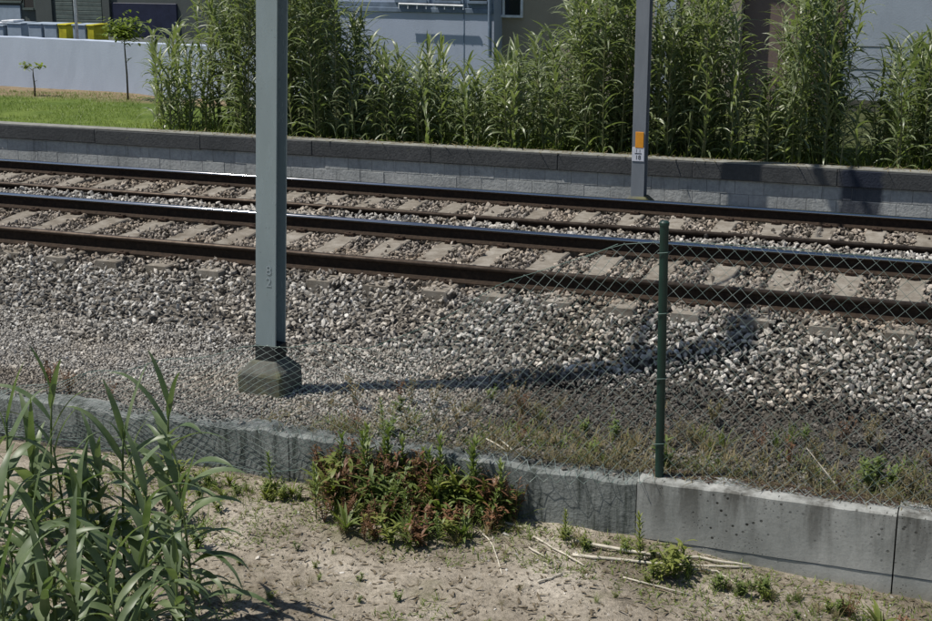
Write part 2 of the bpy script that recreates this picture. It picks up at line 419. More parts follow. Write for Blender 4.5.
def near_any(x, xs, w):
    xs = np.asarray(xs); i = np.clip(np.searchsorted(xs, x), 1, len(xs)-1)
    return np.minimum(np.abs(x-xs[i]), np.abs(x-xs[i-1])) < w
vfbm = np.vectorize(fbm)
def make_ballast():
    r = np.random.default_rng(11)
    Ps = []
    for (y0, y1, st) in ((10.75, 14.9, .047), (14.9, 19.9, .056)):
        p = jitter(-19, 3.2, y0, y1, st, r); lo = -p[:, 1]*.862-1.6; hi = -.02*p[:, 1]+2.6
        Ps.append(np.c_[p[(p[:, 0] > lo) & (p[:, 0] < hi)], np.full(((p[:, 0] > lo) & (p[:, 0] < hi)).sum(), st)])
    p = np.concatenate(Ps); x, y, st = p.T
    ok = np.ones(len(x), bool)
    ontop = r.random(len(x)) < .02
    front = (y < 12.32) & (r.random(len(x)) < .86); sl = near_any(x, SL_N, .112) & (y > 11.99) & (y < 14.55); ok &= ~(sl & ~(ontop | front))
    sf = near_any(x, SL_F, .112) & (y > 15.98) & (y < 18.18); ok &= ~(sf & ~ontop)
    for nr in (NA, NB, NC, ND): ok &= np.abs(y-nr) > .095
    toe = 10.85 + .12*np.sin(x*1.7) + .1*np.sin(x*4.1+1)
    ok &= (y > toe) | (r.random(len(x)) < .25)
    lowgap = np.zeros(len(x))
    x, y, st, sl, sf = x[ok], y[ok], st[ok], sl[ok], sf[ok]
    z = np.interp(y, PX, PZ) + r.uniform(-.045, .012, len(x)) + np.where(sl | sf, .03, 0)
    z += .022*np.sin(x*2.3+y*3)*np.sin(y*4.1-x)
    size = st*r.uniform(.5, .86, len(x)); size = np.where(r.random(len(x)) < .25, size*.65, size)
    tone = np.clip(r.normal(.67, .19, len(x)), .1, 1)
    bright = r.random(len(x)); tone = np.where(bright < .07, r.uniform(.75, 1, len(x)), tone); tone = np.where(bright > .88, r.uniform(.1, .35, len(x)), tone)
    inside = ((y > 12.0) & (y < 14.5)) | ((y > 15.9) & (y < 18.2)); tone = np.where(inside, tone*.88, tone)
    # old fouled stones at the toe on the right
    foul = np.clip((x+4.1)/.9, 0, 1)*np.clip((11.12+.1*np.sin(x*5)-y)/.16, 0, 1)
    tone *= 1 - .78*foul
    return stones('ballast', np.c_[x, y, z], size, tone, r)
stuff('ballast', make_ballast(), 'ballast', 'angular pale grey ballast stones bedding and shouldering both tracks', 'ballast')
def make_gravel():
    r = np.random.default_rng(12); p = jitter(-10.5, 2, 9.13, 11.15, .026, r); x, y = p.T
    k = (y > 9.29) | ((x < -2.2) & (r.random(len(x)) < (y-9.08)*5.5)); x, y = x[k], y[k]
    lo = -y*.862-1.2; ok = x > lo
    x, y = x[ok], y[ok]
    right = np.clip((x+4.3)/1.0, 0, 1)
    ok = r.random(len(x)) < np.where(right > .5, .55, .95); x, y, right = x[ok], y[ok], right[ok]
    z = np.interp(y, PX, PZ) + r.uniform(-.012, .006, len(x)) + .012*np.sin(3*x+2*y) + np.where(y < 9.31, .018, 0)
    size = .026*r.uniform(.35, .85, len(x))*np.where(r.random(len(x)) < .06, 1.7, 1)
    tone = np.clip(r.normal(.68, .16, len(x)), .1, 1)
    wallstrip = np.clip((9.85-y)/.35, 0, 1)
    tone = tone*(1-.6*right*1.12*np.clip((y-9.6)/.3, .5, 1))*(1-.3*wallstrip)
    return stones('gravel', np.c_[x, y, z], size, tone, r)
stuff('gravel', make_gravel(), 'ballast', 'fine gravel spread between the retaining wall and the ballast slope', 'gravel')

# ------------------------------------------------------------------ railway tracks
def rail_mesh(x0, x1):
    h = [( .075, 0), (.075, .011), (.03, .022), (.0085, .034), (.0085, .122), (.034, .134), (.036, .150), (.0345, .1580), (.0305, .1645), (.0245, .1690), (.0165, .1715), (.006, .1725)]
    prof = h + [(-y, z) for y, z in h[::-1]]
    n = len(prof); mi = []
    for i in range(n):
        (ya, za), (yb, zb) = prof[i], prof[(i+1) % n]; mi.append(1 if min(za, zb) >= .1495 else 0)
    me = B().prism(prof, x0, x1, mi).mesh('rail')
    for p in me.polygons: p.use_smooth = p.material_index == 1
    return me
def sleeper_mesh():
    b = B(); L = 1.3
    sec = [(-L, .0), (-.95, 0), (-.55, 0), (-.25, -.028), (.25, -.028), (.55, 0), (.95, 0), (L, 0)]
    vs = []; fs = []
    for y, z in sec: vs += [(-.15, y, -.21), (.15, y, -.21), (.122, y, z-.012), (.110, y, z), (-.110, y, z), (-.122, y, z-.012)]
    for i in range(len(sec)-1):
        for k in range(6): fs.append((i*6+k, i*6+(k+1) % 6, i*6+6+(k+1) % 6, i*6+6+k))
    fs += [tuple(range(6)), tuple(range(42, 48))]
    return b.add(vs, fs).mesh('sleeper')
def clip_mesh():
    b = B(); b.box(-.055, .055, -.045, .03, 0, .022)
    b.tube([(-.05, .02, .03), (-.045, -.04, .034), (0, -.055, .036), (.045, -.04, .034), (.05, .02, .03)], .009, 5)
    b.tube([(0, -.02, .02), (0, -.02, .052)], .014, 6); return b.mesh('rail_clip')
SLM, CLM = sleeper_mesh(), clip_mesh()
def track(label, n0, z0, xs):
    t = thing('railway_track', label, 'railway track', ((xs[0]+xs[-1])/2, n0, z0)); cx = t.location.x
    for s in (-1, 1): obj('rail', rail_mesh(xs[0]-cx-.4, xs[-1]-cx+.4), ['rail_rust', 'rail_head' if s > 0 else 'rail_head_dull'], t, (0, s*.87, .006))
    r = random.Random(3)
    for x in xs:
        s = obj('sleeper', SLM, 'sleeper', t, (x-cx, r.uniform(-.015, .015), 0), (0, 0, r.uniform(-.012, .012)))
        for y in (-.87, .87):
            for sd in (-1, 1):
                obj('rail_clip', CLM, 'clip_steel', s, (0, y+sd*.108, .0), (0, 0, 0 if sd < 0 else math.pi))
    return t
track('nearer railway track with dark rusty rails along the wide ballast slope', 13.27, 0, SL_N)
track('lower railway track with rusty rails beside the block wall', 16.88, ZF, SL_F)

# ------------------------------------------------------------------ near retaining wall
def slab_mesh(name, x0, x1, y0, y1, z0, z1, st=.06, amp=.004, topamp=.006, seed=0, bev=.012):
    nx = max(2, int((x1-x0)/st)); xs = np.linspace(x0, x1, nx+1)
    vs = []; fs = []
    for x in xs:
        tz = z1 + topamp*fbm(x, 0, 3, 4, seed+.3) + topamp*.6*fbm(x, 0, 14, 2, seed+2)
        f = lambda z: y0 + amp*fbm(x, z, 5, 3, seed)
        vs += [(x, y1, z0), (x, f(z0), z0), (x, f(z0*.6+z1*.4), z0*.6+z1*.4), (x, f(tz-bev), tz-bev), (x, f(tz)+bev, tz), (x, y1-bev, tz + topamp*.5*fbm(x, 3, 8, 2, seed)), (x, y1, tz-bev)]
    for i in range(nx):
        for k in range(7): fs.append((i*7+k, i*7+(k+1) % 7, i*7+7+(k+1) % 7, i*7+7+k))
    fs += [tuple(range(7)), tuple(range(nx*7, nx*7+7))]
    return B().add(vs, fs).mesh(name)
wl = thing('retaining_wall', 'low concrete retaining wall with mesh shadow streaks painted in and loose wire mesh draped over it', 'wall', (-6, 9.2, -1.2))
def wpart(par, name, mat, *a, **k):
    me = slab_mesh(name, *a, **k); o = obj(name, me, mat, par); o.location = -Vector(par.location); return o
for i, (a, b) in enumerate(((-16, -13.2), (-13.19, -10.4), (-10.39, -7.6), (-7.59, -4.85), (-4.84, -2.135))):
    wpart(wl, 'wall_panel', 'wall_old', a, b, 9.075, 9.3, -1.25, -.455, seed=i*3.7, topamp=.028, amp=.010, bev=.02)
wr = thing('retaining_wall', 'pale smooth concrete retaining wall with black pock marks beneath the green post', 'wall', (0, 9.2, -1.2))
for i, (a, b) in enumerate(((-2.125, -.395), (-.385, 2.4), (2.41, 5.2))):
    wpart(wr, 'wall_panel', 'wall_concrete', a, b, 9.055, 9.31, -.86, -.435, seed=20+i*2.3, topamp=.007, amp=.003)
    wpart(wr, 'wall_base', 'wall_concrete', a, b, 9.060, 9.30, -1.35, -.866, seed=30+i*2.3, topamp=.003, amp=.003, bev=.004)

# ------------------------------------------------------------------ rear block wall
bw = thing('block_wall', 'long low grey block wall with dark coping beside the far rail', 'wall', (-10, 19.95, -.6))
blk = B().box(-.198, .198, 0, .14, -.098, .098).mesh('wall_block', bevel=.004)
littopm = B().box(-1.0, .9985, -.012, .25, 0, .014).mesh('coping_lit_top')  # added pale strip: the coping's dusty, sunlit top, light put into colour
cop = B().box(-1.0, .9985, -.02, .26, -.115, .115).mesh('coping_stone', bevel=.01)
ZT = .135
rr = random.Random(5)
for i in range(15):
    obj('coping_stone', cop, 'rear_coping', bw, (-25+2*i+rr.uniform(-.004, .004)+10, 19.845-19.95+rr.uniform(-.004, .004), ZT-.115+.6+rr.uniform(-.004, .004)), (0, rr.uniform(-.0015, .0015), 0))
    obj('coping_lit_top', littopm, 'lit_top_pale', bw, (-25+2*i+10, 19.845-19.95, ZT+.6+.003))
for c in range(3):
    for i in range(72):
        x = -25.6 + .4*i + (.2 if c % 2 else 0)
        obj('wall_block', blk, 'rear_block', bw, (x+10, 19.87-19.95+rr.uniform(-.004, .004), ZT-.23-.1-.2*c+.6), (0, rr.uniform(-.004, .004), rr.uniform(-.006, .006)))
obj('mortar_core', B().box(-16, 13.2, 19.876-19.95, 20.08-19.95, -.45, ZT-.24+.6).mesh('mortar_core'), 'mortar', bw)

# ------------------------------------------------------------------ catenary masts
def hsec(w, tf, tw, z0, z1):
    b = B(); h = w/2
    b.box(-h, h, -h, -h+tf, z0, z1); b.box(-h, h, h-tf, h, z0, z1); b.box(-tw/2, tw/2, -h+tf, h-tf, z0, z1); return b
def insulator(p0, p1, n=7):
    b = B(); p0, p1 = Vector(p0), Vector(p1); b.tube([p0, p1], .03, 8)
    for i in range(n):
        c = p0.lerp(p1, (i+.5)/n); d = (p1-p0).normalized()*.02; b.tube([c-d, c, c+d], [.045, .085, .045], 10)
    return b.mesh('insulator')
def text_mesh(s, size):
    cu = bpy.data.curves.new('txt', 'FONT'); cu.body = s; cu.size = size; cu.align_x = 'CENTER'; cu.extrude = .0006
    o = bpy.data.objects.new('txt', cu); COL.objects.link(o); dg = bpy.context.evaluated_depsgraph_get()
    me = bpy.data.meshes.new_from_object(o.evaluated_get(dg)); bpy.data.objects.remove(o); return me
def mast(label, x, n, zb, top, mat, tilt, near):
    t = thing('catenary_mast', label, 'mast', (x, n, zb), (0, tilt, 0)); W = .185
    hh = top - zb
    obj('mast_column', hsec(W, .014, .010, .2, hh).mesh('mast_column', bevel=.002), mat, t)
    if near:
        c = obj('coating', B().box(-W/2-.003, W/2+.003, -W/2-.003, W/2+.003, .16, .40).mesh('coating', bevel=.003), 'bitumen', t)
    fb = B(); q, p, hz = .20, .115, .17
    fb.add([(-q, -q, -.3), (q, -q, -.3), (q, q, -.3), (-q, q, -.3), (-q, -q, hz), (q, -q, hz), (q, q, hz), (-q, q, hz), (-p, -p, hz+.10), (p, -p, hz+.10), (p, p, hz+.10), (-p, p, hz+.10)],
           [(0, 3, 2, 1), (0, 1, 5, 4), (1, 2, 6, 5), (2, 3, 7, 6), (3, 0, 4, 7), (4, 5, 9, 8), (5, 6, 10, 9), (6, 7, 11, 10), (7, 4, 8, 11), (8, 9, 10, 11)])
    f = obj('footing', fb.mesh('footing', bevel=.012), 'footing', t); f.rotation_euler = (0, -tilt, 0)
    s = 1 if near else -1; e = W/2
    h1, h2 = hh - .95 - (.55 if near else .3), hh - .22
    if near: h1 = 5.6
    br = B(); br.box(-.09, .09, s*e, s*(e+.10), h1-.12, h1+.12) if s > 0 else br.box(-.09, .09, -e-.10, -e, h1-.12, h1+.12)
    obj('bracket', br.mesh('bracket'), mat, t)
    br = B(); br.box(-.09, .09, min(s*e, s*(e+.32)), max(s*e, s*(e+.32)), h2-.10, h2+.10); obj('bracket', br.mesh('bracket'), mat, t)
    obj('insulator', insulator((0, s*(e+.10), h1), (0, s*(e+.72), h1+.13), 9), 'porcelain', t)
    obj('insulator', insulator((0, s*(e+.32), h2), (0, s*(e+.85), h2-.03)), 'porcelain', t)
    cb = B(); cb.tube([(0, s*(e+.72), h1+.13), (0, s*3.0, h2-.1)], .026, 8); cb.tube([(0, s*(e+.85), h2-.03), (0, s*3.0, h2-.1)], .02, 8)
    cb.tube([(0, s*1.6, h1+.45), (0, s*3.35, h1+.42)], .02, 8); cb.tube([(0, s*2.9, h1+.44), (.0, s*2.2, h1+.22)], .012, 6)
    obj('cantilever', cb.mesh('cantilever'), 'galv', t)
    return t
MB = on_z(279.5, 383, -.47)
mn = mast('tall bluish grey steel mast on a tapered concrete block at the ballast foot', MB[0], 10.10, -.47, 7.05, 'mast', R(2.5), True)
for k, ch in enumerate(('8', '2')):
    z = on_n(277, 270+12*k, 10.02)[1] + .47
    obj('numeral', text_mesh(ch, .11), 'chalk', mn, (.028, -.0955, z-.04), (math.pi/2, 0, 0))
FX = on_n(639.5, 170, 19.2)[0]
mf = mast('plain grey steel mast with an orange and a white plate by block wall', FX, 19.2, -.55, 6.2, 'mast_far', R(0), False)
zo = on_n(638, 140, 19.1)[1]+.55; zw = on_n(638, 154.5, 19.1)[1]+.55
obj('orange_plate', B().box(-.058, .058, -.104, -.096, zo-.11, zo+.11).mesh('orange_plate', bevel=.003), 'orange', mf, (.012, 0, 0))
pl = obj('number_plate', B().box(-.088, .082, -.1005, -.094, zw-.095, zw+.095).mesh('number_plate', bevel=.002), 'plate_white', mf)
for s_, dz, sz in (('1 1', .030, .06), ('18', -.07, .085)):
    obj('numeral', text_mesh(s_, sz), 'ink', pl, (-.003, -.102, zw+dz), (math.pi/2, 0, 0))
obj('numeral_bar', B().box(-.05, .045, -.1030, -.1008, zw+.008, zw+.018).mesh('numeral_bar'), 'ink', pl)

# ------------------------------------------------------------------ chain link fence
def make_fence():
    f = thing('chain_link_fence', 'sagging green chain link fence with one bare post on the retaining wall', 'fence', (-2.0, 9.18, -.44))
    L0 = Vector(f.location)
    b = B(); ht = 1.80
    b.tube([(0, 0, -.05), (0, 0, ht-.012)], .030, 14)
    p = obj('post', b.mesh('post', smooth=False), 'post_green', f, rot=(0, R(-.9), 0))
    obj('post_cap', B().tube([(0, 0, ht-.014), (0, 0, ht+.006), (0, 0, ht+.016)], [.034, .034, .022], 14).mesh('post_cap'), 'post_green', p)
    for h in (.25, .72, 1.18, 1.60): obj('wire_tie', B().tube([(-.034, -.034, h), (.034, -.036, h+.01), (.036, .034, h), (-.034, .034, h-.01), (-.034, -.034, h)], .003, 4).mesh('wire_tie'), 'line_wire', p)
    top = [(-30, 398), (60, 380), (140, 364), (200, 353), (262, 347), (310, 345), (360, 346), (410, 334), (450, 313), (503, 283), (537, 271), (585, 256), (620, 244), (665, 241), (720, 243), (790, 247), (932, 260), (1100, 275)]
    tx = []; tz = []
    for a, c in top: q = on_n(a, c, 9.16); tx.append(q[0]); tz.append(q[1])
    bot = [(-9, -.80), (-6.2, -.74), (-5.4, -.78), (-4.5, -.72), (-3.6, -.60), (-2.6, -.52), (-2.0, -.43), (2, -.42)]
    bx = [q[0] for q in bot]; bz = [q[1] for q in bot]
    nv = 34; wsp = .10; r = random.Random(2)
    def pt(x, v):
        zt = float(np.interp(x, tx, tz)); zb = float(np.interp(x, bx, bz))
        sag = max(0.0, min(1.0, (1.2-zt)/1.0))
        z = zb + (zt-zb)*v + .02*sag*math.sin(9*x+5*v)
        y = 9.165 + .02*math.sin(2.1*x)*v - sag*(.145*(1-v)**.6 + .05*math.sin(3.3*x+2*v)*v) - .05*sag*math.sin(math.pi*v)*math.sin(1.9*x+1)
        if z < -.43: y = min(y, 9.035 - .012*math.sin(14*x+9*v) - .006)
        return Vector((x + sag*.03*math.sin(7*v+x), y, z)) - L0
    wb = B(); x = -8.6; i = 0
    while x < 1.6:
        pts = []
        for k in range(nv+1):
            dx = wsp*.5*(1 if (k+i) % 2 else -.0)
            pts.append(pt(x + (wsp*.5 if (k % 2) else -.0) + r.uniform(-.003, .003), k/nv))
        wb.tube(pts, .0021, 3, cap=False); 
        pts2 = [pt(x + (-wsp*.5 if (k % 2) else .0) + r.uniform(-.003, .003), k/nv) for k in range(nv+1)]
        wb.tube(pts2, .0021, 3, cap=False)
        x += wsp; i += 1
    m = obj('wire_mesh', wb.mesh('wire_mesh'), 'wire', f); m['kind'] = 'stuff'
    tw = B().tube([pt(xx, .995) for xx in np.arange(-8.6, 1.6, .1)], .0022, 4, cap=False)
    obj('line_wire', tw.mesh('line_wire'), 'line_wire', f)
    tw = B().tube([pt(xx, .02) for xx in np.arange(-8.6, -4.7, .06)], .0026, 4, cap=False)
    obj('line_wire', tw.mesh('line_wire'), 'line_wire', f)
    # a loose end of wire by the post
    a = [Vector((*[on_n(586, 257, 9.14)[0]], 9.14, on_n(586, 257, 9.14)[1])) - L0, Vector((on_n(618, 244, 9.15)[0], 9.15, on_n(618, 244, 9.15)[1])) - L0]
    obj('line_wire', B().tube(a, .0028, 4).mesh('line_wire'), 'line_wire', f)
make_fence()

# ------------------------------------------------------------------ leaves and plants
def leaf_geo(L, W, a0, droop, az, base, fold=.25, twist=0.0, seg=7, side=0.0, widen=.12, pw=1.4):
    vs = []; fs = []; p = Vector(base); a = a0; ca, sa = math.cos(az), math.sin(az); st = L/seg
    for i in range(seg+1):
        s = i/seg; a = a0 - droop*s**pw; azz = az + side*s*s
        d = Vector((math.cos(azz)*math.cos(a), math.sin(azz)*math.cos(a), math.sin(a)))
        u = Vector((-math.sin(azz), math.cos(azz), 0)); n = d.cross(u)
        tw = twist*s; u2 = u*math.cos(tw) + n*math.sin(tw)
        wd = W*.5*min(1.0, .35+.65*s/widen)*(max(0, 1-s**1.6)**.8)
        up = Vector((0, 0, 1)) if abs(d.z) < .8 else -Vector((ca, sa, 0))
        vs += [p + u2*wd + up*wd*fold, p.copy(), p - u2*wd + up*wd*fold]
        if i: o = (i-1)*3; fs += [(o, o+1, o+4, o+3), (o+1, o+2, o+5, o+4)]
        p = p + d*st
    return vs, fs
def stem_pts(h, lean, az, bend, n=8):
    return [Vector((math.cos(az)*(lean*h*s + bend*h*s*s), math.sin(az)*(lean*h*s + bend*h*s*s), h*s)) for s in [i/n for i in range(n+1)]]
def along(pts, s):
    t = s*(len(pts)-1); i = min(int(t), len(pts)-2); return pts[i].lerp(pts[i+1], t-i)

# tall canes behind the block wall
def cane_meshes(h, r):
    az = r.uniform(0, 6.28); pts = stem_pts(h*.93, r.uniform(0, .05), az, r.uniform(0, .10))
    sb = B().tube(pts, [.013*(1-.75*i/(len(pts)-1)) for i in range(len(pts))], 5)
    lb = B(); n = int(17*h); ph = r.uniform(0, 3.14)
    for i in range(n):
        s = .05 + .95*(i+r.random()*.6)/n; base = along(pts, min(1, s))
        a = ph + (math.pi if i % 2 else 0) + r.uniform(-.7, .7)
        topn = max(0, s-.82)/.18
        L = r.uniform(.34, .62)*(1-.25*topn); a0 = r.uniform(.45, 1.15) + .35*topn
        lb.add(*leaf_geo(L, r.uniform(.036, .058), a0, r.uniform(.7, 2.6)*(1-.55*topn), a, base, .3, r.uniform(-1.1, 1.1), 6, r.uniform(-.4, .4)))
    return sb.mesh('stem', smooth=True), lb.mesh('leaves', smooth=True), max(v[2] for v in lb.v)
rc = random.Random(21); CV = []
for h in (.9, 1.2, 1.5, 1.8, 2.1, 2.4, 2.7, 3.0, 3.4, 3.8):
    for _ in range(3): CV.append((h, *cane_meshes(h, rc)))
TOPY = [(140, 35), (165, 12), (185, 22), (200, 5), (215, -60), (290, -80), (330, -60), (345, 20), (355, -20), (375, 20), (390, 45), (410, 40), (440, 30), (455, 60), (480, 50), (495, 42), (520, 30), (540, 22), (555, 30), (575, -20), (600, -70), (660, -50), (675, 30), (690, -60), (722, -60), (733, 25), (745, 50), (760, 62), (782, 45), (792, -60), (832, -60), (840, 30), (850, 85), (865, 88), (878, 25), (895, 12), (905, 45), (918, 10), (940, 20), (1000, -40)]
def cane(x, y, top, r, label, group):
    zg = -.02; want = max(.7, top - zg)
    h, sm, lm, mh = min(CV, key=lambda q: abs(q[3]-want) + r.random()*.15)
    sc = min(1.25, max(.75, want/mh))
    t = thing('giant_cane', label, 'cane', (x, y, zg), (r.uniform(-.08, .08), r.uniform(-.08, .08), r.uniform(0, 6.28)), group)
    t.scale = (sc,)*3
    obj('stem', sm, 'cane_stem', t); l = obj('leaves', lm, 'cane_leaf', t); l['kind'] = 'stuff'
    return t
def make_canes():
    r = random.Random(33); placed = 0; tries = 0
    tp = [q[0] for q in TOPY]; ty = [q[1] for q in TOPY]
    while placed < 292 and tries < 6000:
        tries += 1
        px = r.uniform(150, 975); N = 20.32 + 1.9*r.random()**1.3
        dens = np.interp(px, [150, 165, 200, 215, 250, 262, 300, 340, 350, 372, 395, 640, 660, 700, 735, 785, 800, 838, 845, 872, 882, 960], [.35, .6, .8, .9, .5, .35, .9, .9, .55, .5, .9, 1, .9, .9, .55, .55, 1, 1, .3, .3, .7, .7])
        if r.random() > dens: continue
        X, _ = on_n(px, 140, N)
        yt = float(np.interp(px, tp, ty)) - 6 + abs(r.gauss(0, 1))*20*(1 if r.random() < .75 else 3.2)
        top = on_n(px, min(yt, 128), N)[1]
        bk = next(b for lim, b in ((265, 'the white boundary wall'), (345, 'the garage'), (497, 'the white house'), (743, 'the beige house'), (840, 'the brown house'), (9999, 'the pale building')) if px < lim)
        sz = 'short' if top < 1.15 else 'tall' if top > 2.3 else 'medium height'; rw_ = 'close behind the block wall' if N < 20.9 else 'in the back rows'
        cane(X, N, top, r, f'{sz} green cane {rw_} before {bk}', 'canes behind the block wall'); placed += 1
    # the rest of the stand, behind the rows one can tell apart
    sb, lb = B(), B(); q = []
    while len(q) < 225:
        px = r.uniform(200, 1120); N = r.uniform(20.9, 23.0)
        if 842 < px < 875 or 735 < px < 765 or px < 262 and r.random() < .6 or 345 < px < 385 and r.random() < .5: continue
        yt = float(np.interp(px, tp, ty)) + 8 + abs(r.gauss(0, 1))*26; X, _ = on_n(px, 140, N)
        top = on_n(px, min(yt, 120), N)[1]; h, sm, lm, mh = min(CV, key=lambda c: abs(c[3]-top) + r.random()*.15); q.append(px)
        k = max(.75, min(1.25, top/mh)); mt = Matrix.Translation((X, N, -.02)) @ Matrix.Rotation(r.uniform(0, 6.28), 4, 'Z') @ Matrix.Scale(k, 4)
        for bb, m in ((sb, sm), (lb, lm)): bb.add([mt @ v.co for v in m.vertices], [tuple(p.vertices) for p in m.polygons])
    for i in range(len(sb.mi)): sb.mi[i] = 1
    lb.add(sb.v, sb.f, 1)
    o = obj('cane_thicket', lb.mesh('cane_thicket', smooth=True), ['cane_leaf', 'cane_stem']); o['kind'] = 'stuff'; tag(o, 'dense mass of green canes filling the back of the stand', 'canes')
    # leaning stems left of the near mast
    for (x0, x1, yt, lab) in ((252, 205, -10, 'leaning green cane beside the grass, bent over towards the saplings'), (258, 222, -25, 'leaning green cane with a bare lower stem in front of the grass')):
        X, _ = on_n(x0, 138, 20.5); X1, Z1 = on_n(x1, yt, 20.7)
        t = cane(X, 20.5, 2.6, r, lab, None); t.rotation_euler = (.0, -math.atan2(X-X1, Z1), 0)
make_canes()

# broad reeds in the foreground: every leaf is its own part
LEAFV = []
rl = random.Random(4)
for i in range(28):
    L = rl.uniform(.36, .56); up = i % 4
    a0, dr = ((1.35, .5), (1.05, 1.5), (.85, 2.3), (.65, 2.0))[up]
    LEAFV.append((up, B().add(*leaf_geo(L, rl.uniform(.056, .082), a0+rl.uniform(-.08, .08), dr+rl.uniform(-.3, .3), 0, (0, 0, 0), .28, rl.uniform(-.9, .9), 10, rl.uniform(-.35, .35), .16, rl.choice((1.2, 1.8, 3.0)))).mesh('leaf', smooth=True)))
def reed(px, pyb, pyt, az, label, r, leaves=11, lean=0.0):
    leaves += 5
    z = -.88; X, Y = on_z(px, pyb, z); z = zfore(X, Y); top = on_n(px, pyt, Y)[1]; h = max(.35, (top - z)*.92)
    t = thing('reed_plant', label, 'reed', (X, Y, z-.02), (0, 0, 0), 'broad reeds in front of the retaining wall')
    laz = r.uniform(0, 6.28); pts = stem_pts(h, lean, 0 if lean else laz, .05)
    obj('stem', B().tube(pts, [.0125*(1-.6*i/8) for i in range(9)], 7).mesh('stem', smooth=True), 'reed_stem', t)
    for i in range(leaves):
        s = .12 + .88*(i+.4*r.random())/leaves; s = min(s, 1.0); b = along(pts, s)
        kind = 0 if s > .90 else (1 if s > .72 else r.choice((1, 2, 2, 3, 3)))
        me = r.choice([m for u, m in LEAFV if u == kind])
        a = az + (math.pi if i % 2 else 0) + r.uniform(-.55, .55)
        obj('leaf', me, 'reed_leaf', t, b, (0, 0, a), r.uniform(.8, 1.15)*(.85 if s > .9 else 1)*(.75 if s < .25 else 1))
    return t
def make_reeds():
    r = random.Random(14)
    L = [(58, 640, 362, .3, 'tallest broad leaved reed, its upright top crossing the pale gravel', 13),
         (18, 655, 392, .9, 'reed with a narrow upright tip beside the tallest reed', 12),
         (172, 612, 376, -.2, 'reed with two long upright blades at the bare soil edge', 13),
         (128, 640, 412, .5, 'reed with a thin dark tip between the two tallest reeds', 11),
         (185, 640, 452, .1, 'reed whose long lower leaf arches over the bare soil', 11),
         (100, 650, 455, 1.2, None, 10), (82, 670, 470, 2.0, None, 10), (40, 680, 480, .2, None, 10), (150, 665, 470, 2.6, None, 10), (5, 690, 470, 1.7, None, 10),
         (38, 640, 425, 2.2, None, 10), (80, 655, 428, .6, None, 10), (150, 630, 432, 1.0, None, 10), (108, 645, 440, 2.7, None, 10), (196, 650, 485, .2, None, 8), (3, 640, 420, .1, None, 10), (65, 700, 530, .8, None, 9), (112, 700, 525, 2.9, None, 9), (28, 710, 540, 1.4, None, 9), (142, 705, 545, .4, None, 8), (90, 730, 560, 1.9, None, 8), (180, 690, 545, 2.3, None, 7), (50, 730, 565, 2.5, None, 8), (12, 740, 560, .6, None, 8), (125, 740, 575, 1.1, None, 8), (-25, 660, 430, .5, None, 10), (-30, 700, 500, 1.5, None, 9)]
    for px, yb, yt, az, lab, n in L:
        reed(px, yb, yt, az, lab or ('mid height broad reed among the taller ones before the retaining wall' if yt < 450 else 'knee high broad reed in the middle of the clump before the wall' if yt < 500 else 'low broad reed shoot at the base of the clump'), r, n)
make_reeds()

# weeds
def weed_meshes(kind, h, r):
    sb, lb = B(), B()
    if kind == 'upright':                      # single stem ringed by narrow leaves
        pts = stem_pts(h, r.uniform(0, .12), r.uniform(0, 6.28), .05, 5); sb.tube(pts, [.0045, .004, .0035, .003, .0025, .0015], 4)
        n = int(26 + h*50)
        for i in range(n):
            s = .15 + .85*i/n; lb.add(*leaf_geo(.10*(1.15-.6*s)*r.uniform(.7, 1.2)*(.5+h), .017, .5+.6*s, .9, i*2.4, along(pts, s), .2, 0, 3))
    elif kind == 'bushy':                      # several branching stems with oval leaves
        for k in range(r.randint(4, 7)):
            pts = stem_pts(h*r.uniform(.6, 1), r.uniform(.1, .5), r.uniform(0, 6.28), .1, 4); sb.tube(pts, [.004, .0035, .003, .002, .001], 4)
            for i in range(11):
                s = .15 + .85*i/11; lb.add(*leaf_geo(r.uniform(.05, .10), r.uniform(.022, .036), r.uniform(.2, .9), 1.0, r.uniform(0, 6.28), along(pts, s), .2, 0, 3, 0, .4))
    elif kind == 'dock':                       # broad lance leaves from the ground
        sb.tube([(0, 0, 0), (0, 0, h*.7)], [.005, .002], 4)
        for i in range(r.randint(9, 14)):
            lb.add(*leaf_geo(h*r.uniform(.6, 1.2), r.uniform(.03, .05), r.uniform(.7, 1.35), r.uniform(.5, 1.6), r.uniform(0, 6.28), (0, 0, r.uniform(0, .25)*h), .25, 0, 5, 0, .4))
    elif kind == 'seedy':                      # dry flower stalks with clustered bits
        for k in range(r.randint(5, 9)):
            pts = stem_pts(h*r.uniform(.6, 1), r.uniform(.05, .35), r.uniform(0, 6.28), .1, 4); sb.tube(pts, [.003, .0026, .0022, .0018, .001], 4)
            for i in range(16):
                s = .3 + .7*i/16; lb.add(*leaf_geo(r.uniform(.02, .05), r.uniform(.010, .018), r.uniform(-.1, 1.2), .6, r.uniform(0, 6.28), along(pts, s), .2, 0, 2, 0, .4))
    elif kind == 'tuft':
        sb.tube([(0, 0, 0), (0, 0, h*.8)], [.002, .001], 3)
        for i in range(26):
            lb.add(*leaf_geo(h*r.uniform(.6, 1.2), r.uniform(.005, .009), r.uniform(.6, 1.5), r.uniform(.3, 1.5), r.uniform(0, 6.28), (r.uniform(-.03, .03), r.uniform(-.03, .03), 0), .2, 0, 3))
    return sb.mesh('stem'), lb.mesh('leaves', smooth=True)
rw = random.Random(8); WV = {}
